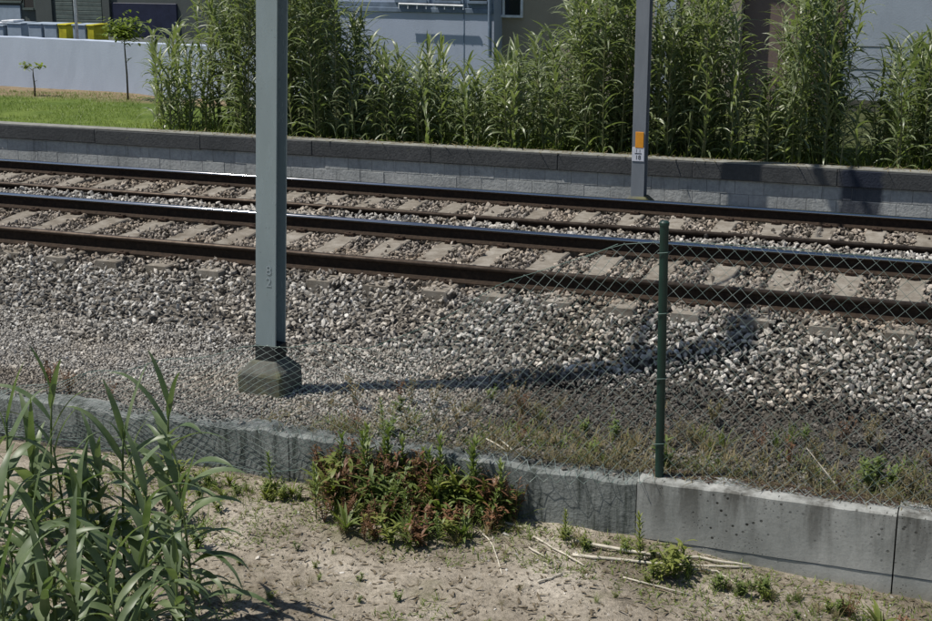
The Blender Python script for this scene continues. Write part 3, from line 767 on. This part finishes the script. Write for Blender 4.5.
for k, h in (('upright', .34), ('bushy', .24), ('dock', .24), ('seedy', .32), ('tuft', .20)):
    for mat in ('weed_green', 'weed_lime', 'weed_red', 'grass', 'dry_grass'):
        ok = {'upright': ('weed_green', 'weed_lime'), 'bushy': ('weed_green', 'weed_lime', 'weed_red'), 'dock': ('weed_green', 'weed_lime'), 'seedy': ('weed_red', 'dry_grass'), 'tuft': ('grass', 'dry_grass')}[k]
        if mat in ok: WV[k, mat] = [weed_meshes(k, h, rw) for _ in range(3)]
def weed(kind, mat, X, Y, z, label, group, r, sc=1.0):
    sm, lm = r.choice(WV[kind, mat]); st = 'weed_green' if mat == 'weed_lime' else mat
    t = thing('weed' if kind != 'tuft' else 'grass_tuft', label, 'weed' if kind != 'tuft' else 'grass tuft', (X, Y, z), (0, 0, r.uniform(0, 6.28)), group)
    t.scale = (sc,)*3
    obj('stem', sm, st, t); l = obj('leaves', lm, mat, t); l['kind'] = 'stuff'; return t
def make_weeds():
    r = random.Random(10)
    def fore(px, py): X, Y = on_z(px, py, -.87); Y = min(Y, 9.0); return X, Y, zfore(X, Y)-.005
    LAB = {('bushy', 'weed_green'): 'green oval leaved weed in the patch against the streaked wall', ('bushy', 'weed_lime'): 'yellow green bushy weed in the patch against the streaked wall',
           ('dock', 'weed_green'): 'green weed with broad lance leaves in the patch against the wall', ('dock', 'weed_lime'): 'lime green weed with broad lance leaves in the patch against the wall',
           ('seedy', 'weed_red'): 'reddish brown seeding weed in the patch against the streaked wall', ('bushy', 'weed_red'): 'reddish leaved bushy weed in the patch against the streaked wall', ('upright', 'weed_green'): 'green upright weed in the patch against the streaked wall', ('tuft', 'grass'): 'grass tuft in the patch against the streaked wall', ('tuft', 'dry_grass'): 'straw coloured tuft in the patch against the streaked wall'}
    n = 0
    while n < 170:
        px = r.uniform(305, 535); py = r.uniform(488, 560)
        c = (px-415)/105; d = (py-512)/40
        if c*c + d*d > 1: continue
        k = r.choices(list(LAB), (3, 2, 4, 2, 5, 1.5, 3, 6, 4))[0]
        X, Y, z = fore(px, py); weed(*k, X, Y, z, LAB[k], 'weeds of the patch against the stained wall', r, r.uniform(.7, 1.2)*(1.45 if py < 525 else .8)); n += 1
    for px, py, k, m, sc, lab in ((272, 500, 'upright', 'weed_green', 1.0, 'tall green upright weed alone against the mesh draped wall'), (640, 560, 'upright', 'weed_lime', 1.0, 'yellow green upright weed at the step where the two walls meet'),
                                  (565, 545, 'upright', 'weed_lime', .75, 'yellow green upright weed behind the long dry sticks'), (674, 572, 'bushy', 'weed_lime', 1.2, 'bushy yellow green weed growing through the long dry sticks'),
                                  (660, 575, 'bushy', 'weed_lime', .9, 'small bushy weed beside the plant growing through the sticks'), (850, 601, 'seedy', 'weed_red', .75, 'pinkish seeding weed standing against the pale wall'),
                                  (881, 612, 'dock', 'weed_lime', .9, 'lime leafy weed below the wall joint'), (906, 612, 'bushy', 'weed_red', .6, 'dark reddish weed just beyond the wall joint')):
        X, Y, z = fore(px, py); weed(k, m, X, Y, z, lab, None, r, sc)
    for i in range(34):
        px = r.uniform(188, 320); py = 487 + (px-188)*.09 + abs(r.gauss(0, 1))*9
        k, m = r.choice((('bushy', 'weed_green'), ('bushy', 'weed_lime'), ('dock', 'weed_lime'), ('tuft', 'grass')))
        X, Y, z = fore(px, py); weed(k, m, X, Y, z, 'low green weed at the foot of the mesh draped wall' if k != 'tuft' else 'short grass tuft at the foot of the mesh draped wall', 'low growth at the foot of the stained wall', r, r.uniform(.35, .6))
    for i in range(95):
        px = r.uniform(500, 930); base = np.interp(px, [500, 640, 700, 900, 930], [528, 545, 565, 604, 612])
        py = base + abs(r.gauss(0, 1))*9
        k, m = r.choice((('bushy', 'weed_lime'), ('tuft', 'grass'), ('tuft', 'grass'), ('bushy', 'weed_green'), ('tuft', 'dry_grass')))
        X, Y, z = fore(px, py); lab = {'grass': 'green grass tuft at the foot of the pale wall and sticks', 'dry_grass': 'straw coloured grass tuft at the foot of the pale wall and sticks'}.get(m, 'small green weed at the foot of the pale wall and sticks')
        weed(k, m, X, Y, z, lab, 'low growth along the foot of the pale wall', r, r.uniform(.3, .6))
    for i in range(46):
        px = r.uniform(195, 930); py = r.uniform(545, 640)
        if py < 545 + (px-500)*.16: continue
        k, m = r.choice((('bushy', 'weed_lime'), ('tuft', 'grass'), ('tuft', 'dry_grass'), ('bushy', 'weed_green')))
        X, Y, z = fore(px, py); lab = {'grass': 'small green grass tuft on the bare pale soil', 'dry_grass': 'small straw grass tuft on the bare pale soil'}.get(m, 'tiny green seedling weed on the bare pale soil')
        weed(k, m, X, Y, z, lab, 'sparse growth on the bare soil', r, r.uniform(.22, .42))
    for i in range(75):
        px = r.uniform(-20, 205); py = r.uniform(478, 690)
        k, m = r.choice((('bushy', 'weed_lime'), ('tuft', 'grass'), ('dock', 'weed_green'), ('bushy', 'weed_green'), ('tuft', 'dry_grass'), ('tuft', 'grass')))
        X, Y, z = fore(px, py); lab = {'tuft': 'grass tuft growing between the stems of the broad reeds', 'dock': 'lance leaved weed growing between the stems of the broad reeds'}.get(k, 'bushy low weed growing between the stems of the broad reeds')
        weed(k, m, X, Y, z, lab, 'undergrowth among the broad reeds', r, r.uniform(.5, 1.1))
    # on the gravel side of the wall
    X, Y = on_z(383, 432, -.47); weed('upright', 'weed_green', X, Y, -.475, 'single fresh green weed growing in the fine gravel', None, r, .82)
    for i in range(125):
        px = r.uniform(330, 945); X, Y = on_z(px, 430 + (px-330)*.10 + r.uniform(-48, 28), -.46)
        if not 9.36 < Y < 10.6: continue
        k, m = r.choices((('seedy', 'dry_grass'), ('tuft', 'dry_grass'), ('bushy', 'weed_green'), ('seedy', 'weed_red'), ('tuft', 'grass')), (5, 6, 2, 2, 2))[0]
        weed(k, m, X, Y, -.48, {('seedy', 'dry_grass'): 'straw coloured seed stalks behind the top of the retaining wall', ('tuft', 'dry_grass'): 'tuft of dry straw grass behind the top of the retaining wall', ('bushy', 'weed_green'): 'small green weed behind the top of the retaining wall', ('seedy', 'weed_red'): 'rusty brown seed stalks behind the top of the retaining wall', ('tuft', 'grass'): 'green grass tuft behind the top of the retaining wall'}[k, m], 'growth between the retaining wall and ballast', r, r.uniform(.45, .95))
    for px, py in ((865, 480), (878, 478), (890, 484), (872, 488)):
        X, Y = on_z(px, py, -.46); weed('bushy', 'weed_green', X, max(Y, 9.4), -.48, 'green bushy weed in the clump above the pale wall', 'green clump above the pale wall', r, .8)
    for px, py, sc in ((70, 395, .9), (52, 392, 1.1), (110, 400, .7)):
        X, Y = on_z(px, py, -.46); weed('seedy', 'weed_red', X, Y, -.48, 'dead reddish stalks on the gravel behind the tallest reed', 'dead stalks on the gravel', r, sc)
make_weeds()

# blades scattered as ground cover
def blades(name, P, L, W, r, tilt=(.6, 1.5)):
    n = len(P); az = r.uniform(0, 6.28, n); a = r.uniform(*tilt, n); dr = r.uniform(.2, 1.2, n)
    d = np.stack([np.cos(az), np.sin(az)], 1); side = np.stack([-np.sin(az), np.cos(az)], 1)
    def at(s):
        an = a - dr*s; hor = L*s*np.cos(a - dr*s*.5); ver = L*s*np.sin(a - dr*s*.5)
        return np.c_[P[:, :2] + d*hor[:, None], P[:, 2] + np.maximum(ver, .002)]
    z0 = np.zeros((n, 1)); sw = np.c_[side*W[:, None]*.5, z0]
    V = np.stack([at(0)-sw, at(0)+sw, at(.55)-sw*.8, at(.55)+sw*.8, at(1.0)], 1)
    o = 5*np.arange(n)[:, None]
    F = np.concatenate([o+np.array([0, 1, 3]), o+np.array([0, 3, 2]), o+np.array([2, 3, 4])])
    return arr_mesh(name, V, F)
def make_cover():
    r = np.random.default_rng(5)
    n = 30000; x = r.uniform(-25, -9, n); y = 20.15 + 5.6*r.random(n); k = x < -y*.66+ -0; k &= (vfbm(x, y, .9, 2, 4) > -.45)
    x, y = x[k], y[k]; z = np.array([zrear(a, b) for a, b in zip(x, y)])
    stuff('lawn_grass', blades('lawn_grass', np.c_[x, y, z], r.uniform(.04, .09, len(x)), r.uniform(.006, .011, len(x)), r), 'lawn_blade', 'short mown grass on the strip behind the block wall', 'grass')
    n = 5200; x = r.uniform(-14, 1, n); y = 20.12 + 2.2*r.random(n)**1.5
    stuff('undergrowth', blades('undergrowth', np.c_[x, y, np.full(n, -.03)], r.uniform(.12, .42, n), r.uniform(.008, .016, n), r), 'grass', 'grassy undergrowth between the cane stems behind the block wall', 'undergrowth')
    n = 700; x = r.uniform(-13, 1, n); y = r.uniform(19.86, 20.2, n)
    stuff('cane_litter', blades('cane_litter', np.c_[x, y, np.full(n, .152)], r.uniform(.05, .2, n), r.uniform(.008, .02, n), r, (-.1, .5)), 'dry_grass', 'dry shed cane leaves lying on the block wall coping', 'leaf litter')
    n = 6500; x = r.uniform(-5.2, 1.5, n); y = 9.2 + np.abs(r.normal(0, .36, n)); k = vfbm(x, y, 1.7, 2, 8) > -.18 - .1*(x > -2); x, y = x[k], y[k]
    k = (y < 10.5) & (r.random(len(x)) < np.clip((x+6.2)/2.2, .1, 1)); x, y = x[k], y[k]
    stuff('dry_grass', blades('dry_grass', np.c_[x, y, np.where(y < 9.31, -.438, -.475)], r.uniform(.04, .19, len(x)), r.uniform(.003, .008, len(x)), r, (.0, 1.4)), 'dry_grass', 'straw coloured dry grass along the back of the retaining wall', 'dry grass')
    n = 2600; x = r.uniform(-4.8, 1.5, n); y = 9.33 + np.abs(r.normal(0, .4, n)); k = (vfbm(x, y, 2.1, 2, 3) > .0) & (y < 10.5); x, y = x[k], y[k]
    stuff('green_grass', blades('green_grass', np.c_[x, y, np.full(len(x), -.475)], r.uniform(.04, .16, len(x)), r.uniform(.004, .009, len(x)), r, (.2, 1.4)), 'grass', 'patchy green grass mixed into the straw behind the retaining wall', 'grass')
    n = 2200; x = r.uniform(-2.1, 1.6, n); y = 9.17 + .16*r.random(n)**.6
    stuff('wall_top_litter', blades('wall_top_litter', np.c_[x, y, np.full(n, -.434)], r.uniform(.01, .05, n), r.uniform(.004, .016, n), r, (.0, .6)), 'red_litter', 'reddish brown litter gathered on top of the pale retaining wall', 'leaf litter')
    n = 24000; x = r.uniform(-6.5, 1.2, n); y = r.uniform(5.6, 9.04, n); k = vfbm(x, y, 1.2, 3, 6) + np.clip((y-8.1)*1.2, -.3, .9) > .0; x, y = x[k], y[k]
    z = np.array([zfore(a, b) for a, b in zip(x, y)])
    stuff('short_grass', blades('short_grass', np.c_[x, y, z], r.uniform(.02, .085, len(x)), r.uniform(.004, .009, len(x)), r, (.2, 1.4)), 'grass', 'thin short grass creeping over the bare soil before the wall', 'grass')
    n = 5500; x = r.uniform(-6.5, 1.2, n); y = r.uniform(5.6, 9.04, n); z = np.array([zfore(a, b) for a, b in zip(x, y)]) + .004
    stuff('leaf_litter', blades('leaf_litter', np.c_[x, y, z], r.uniform(.015, .08, n), r.uniform(.005, .022, n), r, (.0, .7)), 'litter', 'brown leaf bits and straw strewn over the bare pale soil', 'leaf litter')
    n = 9000; x = r.uniform(-6.5, 1.2, n); y = r.uniform(5.6, 9.04, n); k = vfbm(x, y, 1.5, 3, 2) > -.15; x, y = x[k], y[k]; n = len(x); z = np.array([zfore(a, b) for a, b in zip(x, y)])
    stuff('soil_clods', stones('soil_clods', np.c_[x, y, z], r.uniform(.005, .016, n)*np.where(r.random(n) < .08, 1.9, 1), np.zeros(n), r), 'dirt', 'crumbled clods of pale earth over the bare soil', 'soil')
    n = 1500; x = r.uniform(-6.5, 1.2, n); y = r.uniform(5.6, 9.0, n); z = np.array([zfore(a, b) for a, b in zip(x, y)])
    stuff('soil_pebbles', stones('soil_pebbles', np.c_[x, y, z], r.uniform(.004, .017, n)*np.where(r.random(n) < .05, 1.8, 1), np.clip(r.normal(.7, .2, n), .2, 1), r), 'ballast', 'small pale pebbles scattered over the bare soil', 'pebbles')
make_cover()

# dry sticks
def make_sticks():
    r = random.Random(6)
    L = [([(478, 520), (512, 528), (522, 531)], .012, 'short pale stick poking out of the weed patch'), ([(533, 539), (560, 553), (584, 567)], .008, 'thin dry stick lying slantwise left of the long pair'),
         ([(573, 544), (650, 555), (700, 555), (751, 553)], .013, 'long pale dry cane stem lying nearest the wall foot'), ([(573, 556), (654, 562), (752, 560)], .012, 'long pale dry cane stem lying parallel in front of another'),
         ([(686, 565), (718, 567), (744, 581)], .008, 'kinked thin dry stick below the long cane stems'), ([(538, 586), (550, 582), (562, 576)], .008, 'short dark twig on the bare soil'),
         ([(530, 550), (546, 561)], .007, 'stubby dry stick under the slanting stick'), ([(480, 537), (494, 550), (502, 577)], .006, 'bent brown twig below the weed patch'), ([(623, 577), (690, 588)], .006, 'thin brown twig on soil in front of the long stems')]
    for pts, rad, lab in L:
        P = []
        for px, py in pts:
            X, Y = on_z(px, py, -.87); Y = min(Y, 8.98); P.append(Vector((X, Y, zfore(X, Y)+rad*.9+r.uniform(0, .008))))
        Q = []
        for a, b in zip(P, P[1:]):
            for k in range(4): q = a.lerp(b, k/4); Q.append(q + Vector((r.uniform(-.008, .008), r.uniform(-.008, .008), 0)))
        Q.append(P[-1]); c = Q[0].copy()
        tag(obj('dry_stick', B().tube([q-c for q in Q], [rad*(1-.35*i/len(Q)) for i in range(len(Q))], 7).mesh('dry_stick', smooth=True), 'stick', loc=c), lab, 'stick')
    for (px, py), (qx, qy), lab in (((486, 440), (503, 452), 'short pale straw stick lying behind the streaked wall'), ((500, 441), (512, 450), 'smaller straw stick crossing towards another behind the streaked wall')):
        a = Vector((*on_z(px, py, -.45), -.44)); b = Vector((*on_z(qx, qy, -.45), -.45)); a.y = max(a.y, 9.34); b.y = max(b.y, 9.34)
        tag(obj('dry_stick', B().tube([(0, 0, 0), (b-a)*.5+Vector((0, 0, .006)), b-a], .006, 6).mesh('dry_stick'), 'stick', loc=a), lab, 'stick')
    a = Vector((*on_z(835, 482, -.45), -.46)); b = a + Vector((-.22, .1, .2))
    tag(obj('dry_stick', B().tube([(0, 0, 0), b-a], [.005, .003], 6).mesh('dry_stick'), 'stick', loc=a), 'yellow straw stalk leaning out of the dry grass above the pale wall', 'stick')
    t = thing('dead_stalk', 'bare dark forked stalk rising behind the tallest reed', 'stalk', (*on_z(48, 398, -.47), -.48))
    X0 = Vector(t.location)
    def pp(px, py): q = on_n(px, py, X0.y); return Vector((q[0], X0.y, q[1])) - X0
    obj('stem', B().tube([Vector((0, 0, 0)), pp(44, 372), pp(36, 352), pp(28, 330)], [.006, .005, .004, .002], 5).mesh('stem'), 'bark', t)
    obj('twig', B().tube([pp(44, 372), pp(46, 358), pp(43, 345)], [.004, .003, .0015], 5).mesh('twig'), 'bark', t)
make_sticks()

# ------------------------------------------------------------------ background: lawn edge, saplings, walls and houses
def sapling(label, X, Y, top, crown_r, r, nl, two=False):
    t = thing('sapling', label, 'sapling', (X, Y, -.03)); h = top
    pts = [Vector((0, 0, 0)), Vector((.01, 0, h*.35)), Vector((-.012, .01, h*.7)), Vector((0, 0, h*.92))]
    tr = B().tube(pts, [.022, .018, .014, .007], 7)
    cs = []
    for k in range(6 if not two else 2):
        a = k*2.4 + .3 if not two else k*math.pi; b0 = pts[3].lerp(pts[2], .5*(k % 3)/2); e = b0 + Vector((math.cos(a)*crown_r*.7, math.sin(a)*crown_r*.3, crown_r*(.25+.2*(k % 2))))
        tr.tube([b0, e], [.007, .003], 5); cs.append(e)
    tr.tube([Vector((0, 0, h*.5)), Vector((.09, 0, h*.56))], [.006, .003], 5); 
    obj('trunk', tr.mesh('trunk', smooth=True), 'bark', t)
    lb = B()
    for i in range(nl):
        c = r.choice(cs) if two else Vector((0, 0, h*.9)) if r.random() < .4 else r.choice(cs)
        p = c + Vector((r.gauss(0, 1), r.gauss(0, 1), r.gauss(0, .75)))*crown_r*(.22 if two else .30)
        lb.add(*leaf_geo(r.uniform(.09, .16), r.uniform(.05, .085), r.uniform(-.5, .7), .6, r.uniform(0, 6.28), p, .15, 0, 3, 0, .4))
    if not two:
        for i in range(8): lb.add(*leaf_geo(.1, .045, r.uniform(-.4, .6), .5, r.uniform(0, 6.28), Vector((.09, 0, h*.56)), .15, 0, 3, 0, .4))
    c = obj('crown', lb.mesh('crown', smooth=True), 'sapling_leaf', t); c['kind'] = 'stuff'
rs = random.Random(3)
sapling('small thin sapling with two leaf tufts on the lawn by white wall', *on_z(35, 97, -.02), .64, .22, rs, 60, True)
sapling('taller sapling with a round leafy crown on the lawn by white wall', *on_z(128, 100, -.02), 1.50, .40, rs, 700)

def make_background():
    r = random.Random(9)
    # white boundary wall, slightly skewed
    a = Vector(on_n(-70, 82, 26.9)[:1] + (26.95,)); b = Vector((-12.9, 25.35)); d = (b-a); ang = math.atan2(d.y, d.x)
    t = thing('boundary_wall', 'long white painted boundary wall along the back of the lawn', 'wall', (a.x, a.y, -.1), (0, 0, ang))
    n = 1; Ln = d.length/n
    for i in range(n): obj('wall_panel', slab_mesh('wall_panel', i*Ln+.004, (i+1)*Ln-.004, 0, .2, 0, 1.17, st=.25, amp=.006, topamp=.008, seed=i*5.), 'white_paint', t)
    def wallpt(px, back):                       # point behind the wall top seen at pixel column px
        best = min(np.arange(0, d.length, .02), key=lambda s: abs(to_px(a.x+d.x*s/d.length, a.y+d.y*s/d.length, 1.07)[0]-px))
        nrm = Vector((-d.y, d.x)).normalized(); q = a + d*(best/d.length) + nrm*back; return q
    # yard slab behind the wall carries the crates
    yc = wallpt(60, 1.9)
    structure('yard_slab', B().box(-30, -13, 27.45, 31, -.3, .78).mesh('yard_slab'), 'dark_render')
    def crate(px0, px1, mat, label, h=.36, top_rim=True):
        q0, q1 = Vector((on_n(px0, 36, 28.0)[0], 28.0)), Vector((on_n(px1, 36, 28.0)[0], 28.0)); wd = (q1-q0).length; c = (q0+q1)/2
        t = thing('storage_crate', label, 'crate', (c.x, c.y, .78), (0, 0, 0), 'crates behind the white wall')
        h = h + .12
        obj('crate_body', B().box(-wd/2+.01, wd/2-.01, -.28, .28, .03, h).mesh('crate_body', bevel=.015), mat, t)
        obj('crate_lid', B().box(-wd/2-.004, wd/2+.004, -.30, .30, h+.001, h+.035).mesh('crate_lid', bevel=.008), mat, t)
        for k in (-.32, .32): obj('skid', B().box(wd*k-.04, wd*k+.04, -.26, .26, 0, .03).mesh('skid'), 'dark_render', t)
    crate(-18, 12, 'box_blue', 'bluish crate with bright sheets lying on its lid', .30)
    crate(15, 30, 'box_blue', 'bluish crate next to the crate with bright sheets'); crate(36, 50, 'box_blue', 'bluish crate by the gap, adjoining another crate')
    crate(51.5, 65, 'box_blue', 'bluish crate adjoining the narrow yellow crate by the lamp pole'); crate(80, 93.5, 'box_blue', 'bluish crate standing between two yellow crates')
    crate(66, 75, 'yellow', 'narrow yellow crate beside the lamp pole', .36); crate(94.5, 102, 'yellow', 'narrow yellow crate at the end of the crate row', .36); None
    for px0, px1, lab in ((-8, 5, 'pale sheet lying on the crate lid, the smaller one'), (6.5, 19, 'larger pale sheet lying tilted over crate lids')):
        q0, q1 = Vector((on_n(px0, 20, 27.95)[0], 27.95)), Vector((on_n(px1, 20, 27.95)[0], 27.95)); c = (q0+q1)/2; wd = (q1-q0).length
        tag(obj('pale_sheet', B().box(-wd/2, wd/2, -.2, .2, 0, .05).mesh('pale_sheet', bevel=.01), 'frame_white', loc=(c.x, 27.95, .78+.30+.12+.034 if px0 < 0 else .78+.36+.12+.04), rot=(0, R(-1 if px0 < 0 else -2), 0)), lab, 'sheet')
    q = Vector((on_n(76, 20, 27.3)[0], 27.3))
    t = thing('lamp_pole', 'slim pale lamp pole rising behind the white wall', 'lamp pole', (q.x, q.y, -.1))
    obj('pole', B().tube([(0, 0, 0), (0, 0, 5.2)], [.04, .03], 10).mesh('pole', smooth=True), 'frame_white', t)
    obj('lamp_head', B().box(-.1, .1, -.45, .05, 5.18, 5.26).mesh('lamp_head', bevel=.02), 'galv', t)
    def facade(name, label, x0, x1, y0, dep, z0, h, mat, roof='roof_tile', flat=False):
        t = thing(name, label, 'building', ((x0+x1)/2, y0, z0)); w = (x1-x0)/2
        obj('wall', B().box(-w, w, 0, dep, 0, h).mesh('wall'), mat, t)
        rb = B()
        if flat: rb.box(-w-.15, w+.15, -.15, dep+.15, h+.002, h+.25)
        else: rb.add([(-w-.3, -.3, h), (w+.3, -.3, h), (w+.3, dep+.3, h), (-w-.3, dep+.3, h), (-w-.3, dep/2, h+1.3), (w+.3, dep/2, h+1.3)], [(0, 1, 5, 4), (2, 3, 4, 5), (0, 4, 3), (1, 2, 5), (0, 3, 2, 1)])
        obj('roof', rb.mesh('roof'), 'dark_render' if flat else roof, t); return t
    def opening(t, x0, x1, z0, z1, kind, mat, frame='frame_white', proud=.03):
        w = obj(kind, B().box(x0, x1, -proud, .01, z0, z1).mesh(kind), mat, t)
        fr = B(); e = .05
        fr.box(x0-e, x0, -proud-.02, .012, z0-e, z1+e); fr.box(x1, x1+e, -proud-.02, .012, z0-e, z1+e); fr.box(x0, x1, -proud-.02, .012, z1, z1+e); fr.box(x0, x1, -proud-.05, .012, z0-e, z0)
        obj('frame', fr.mesh('frame'), frame, w); return w
    def X(px, N): return on_n(px, 20, N)[0]
    # grey garage row far left
    N = 31.2; x0, x1 = X(-160, N), X(300, N)
    g = facade('garage_building', 'long dark grey green garage building with roller shutters and navy door', x0, x1, N, 5, .0, 3.6, 'dark_render', flat=True); gx = (x0+x1)/2
    def shut(p0, p1, z0, z1, label=None):
        a_, b_ = X(p0, N)-gx, X(p1, N)-gx; s = obj('roller_shutter', B().box(a_, b_, -.012, .01, z0, z1).mesh('roller_shutter'), 'shutter_green', g)
        n = int((z1-z0)/.11)
        for i in range(n): z = z0 + i*.11; obj('slat', B().box(a_, b_, -.03, -.013, z+.006, z+.104).mesh('slat', bevel=.006), 'shutter_green', s)
    shut(57, 74, .3, 2.5); shut(79, 103, .3, 2.5)
    opening(g, X(26, N)-gx, X(36, N)-gx, 1.45, 2.4, 'window', 'glass', 'shutter_green')
    opening(g, X(-30, N)-gx, X(24, N)-gx, 1.62, 2.4, 'window', 'glass', 'shutter_green')
    obj('panel', B().box(X(-40, N)-gx, X(22, N)-gx, -.05, -.002, .3, 1.5).mesh('panel'), 'box_blue', g)
    obj('pilaster', B().box(X(105, N)-gx, X(112, N)-gx, -.09, .01, .0, 3.5).mesh('pilaster'), 'dark_render', g)
    obj('pilaster', B().box(X(38, N)-gx, X(54, N)-gx, -.07, .01, .0, 3.5).mesh('pilaster'), 'dark_render', g)
    obj('sliding_door', B().box(X(113.5, N)-gx, X(178, N)-gx, -.05, .01, .2, 1.62).mesh('sliding_door', bevel=.01), 'navy', g)
    for p in (225, 258): opening(g, X(p, N)-gx, X(p+20, N)-gx, .9, 2.2, 'window', 'glass', 'shutter_green')
    # white house with ledge and balcony
    N = 27.6; x0, x1 = X(338, N), X(494, N)
    h = facade('white_house', 'white house with blue ledge and balcony rail behind the canes', x0, x1, N, 4.5, -.05, 4.6, 'white_paint'); hx = (x0+x1)/2; hw = (x1-x0)/2
    zl = on_n(440, 13, N)[1]+.05
    obj('ledge', B().box(-hw, hw, -.035, .01, zl-.0, zl+.10).mesh('ledge', bevel=.01), 'blue_ledge', h)
    obj('upper_band', B().box(-hw+.02, hw-.02, -.02, .01, zl+.11, zl+.20).mesh('upper_band'), 'blue_ledge', h)
    a_, b_ = X(402, N)-hx, X(466, N)-hx
    rl_ = B(); zr = on_n(430, 5, N)[1]+.05; rl_.tube([(a_, -.16, zr+.02), (b_, -.16, zr)], .022, 6)
    for k in range(8): xx = a_+(b_-a_)*k/7; rl_.tube([(xx, -.16, zl+.08), (xx, -.16, zr+.02)], .012, 5)
    obj('balcony_rail', rl_.mesh('balcony_rail'), 'frame_white', h)
    for p0, p1 in ((398, 428), (436, 462), (470, 488)): opening(h, X(p0, N)-hx, X(p1, N)-hx, zl+.25, zl+1.6, 'window', 'glass', 'blue_ledge')
    obj('drain_pipe', B().tube([(hw-.06, -.08, .9), (hw-.06, -.08, 4.5)], .045, 8).mesh('drain_pipe'), 'blue_ledge', h)
    obj('wall_seam', B().box(X(463.5, N)-hx, X(464.5, N)-hx, -.006, .01, .1, zl-.01).mesh('wall_seam'), 'blue_ledge', h)
    # beige house
    N = 28.1; x0, x1 = X(497, N), X(741, N)
    h = facade('beige_house', 'beige plastered house with a white framed window behind the canes', x0, x1, N, 5, -.05, 4.4, 'beige_paint'); hx = (x0+x1)/2
    zs = on_n(508, 15, N)[1]+.05
    opening(h, X(501, N)-hx, X(521, N)-hx, zs, zs+1.2, 'window', 'glass'); obj('mullion', B().box(X(504, N)-hx-.02, X(504, N)-hx+.03, -.06, -.031, zs, zs+1.2).mesh('mullion'), 'frame_white', h)
    obj('wall_panel', B().box(X(655, N)-hx, X(676, N)-hx, -.03, .01, 0, 3.9).mesh('wall_panel'), 'pale_paint', h)
    for p in (560, 610, 700): opening(h, X(p, N)-hx, X(p+18, N)-hx, 2.3, 3.4, 'window', 'glass')
    # brown house
    N = 28.35; x0, x1 = X(744, N), X(838, N)
    h = facade('brown_house', 'brown plastered house wall seen through the gap in the canes', x0, x1, N, 5, -.05, 4.8, 'brown_paint')
    opening(h, -.4, .4, 2.6, 3.7, 'window', 'glass')
    # pale building on the right
    N = 28.3; x0, x1 = X(845, N), X(1080, N)
    h = facade('pale_building', 'pale bluish rendered building wall standing over a grey plinth', x0, x1, N, 6, -.05, 5.2, 'pale_paint', flat=True); w_ = (x1-x0)/2
    obj('plinth', B().box(-w_-.02, w_, -.03, .01, 0, .24).mesh('plinth'), 'footing', h)
    obj('corner_strip', B().box(-w_-.10, -w_-.002, -.02, .3, 0, 5.1).mesh('corner_strip'), 'brown_paint', h)
    for p in (.6, 2.4): opening(h, p, p+.9, 2.5, 3.7, 'window', 'glass')
    for z in (.82, 1.25): obj('render_joint', B().box(-w_+.01, w_, -.007, .01, z, z+.012).mesh('render_joint'), 'plinth_grey' if 'plinth_grey' in M else 'footing', h)
make_background()
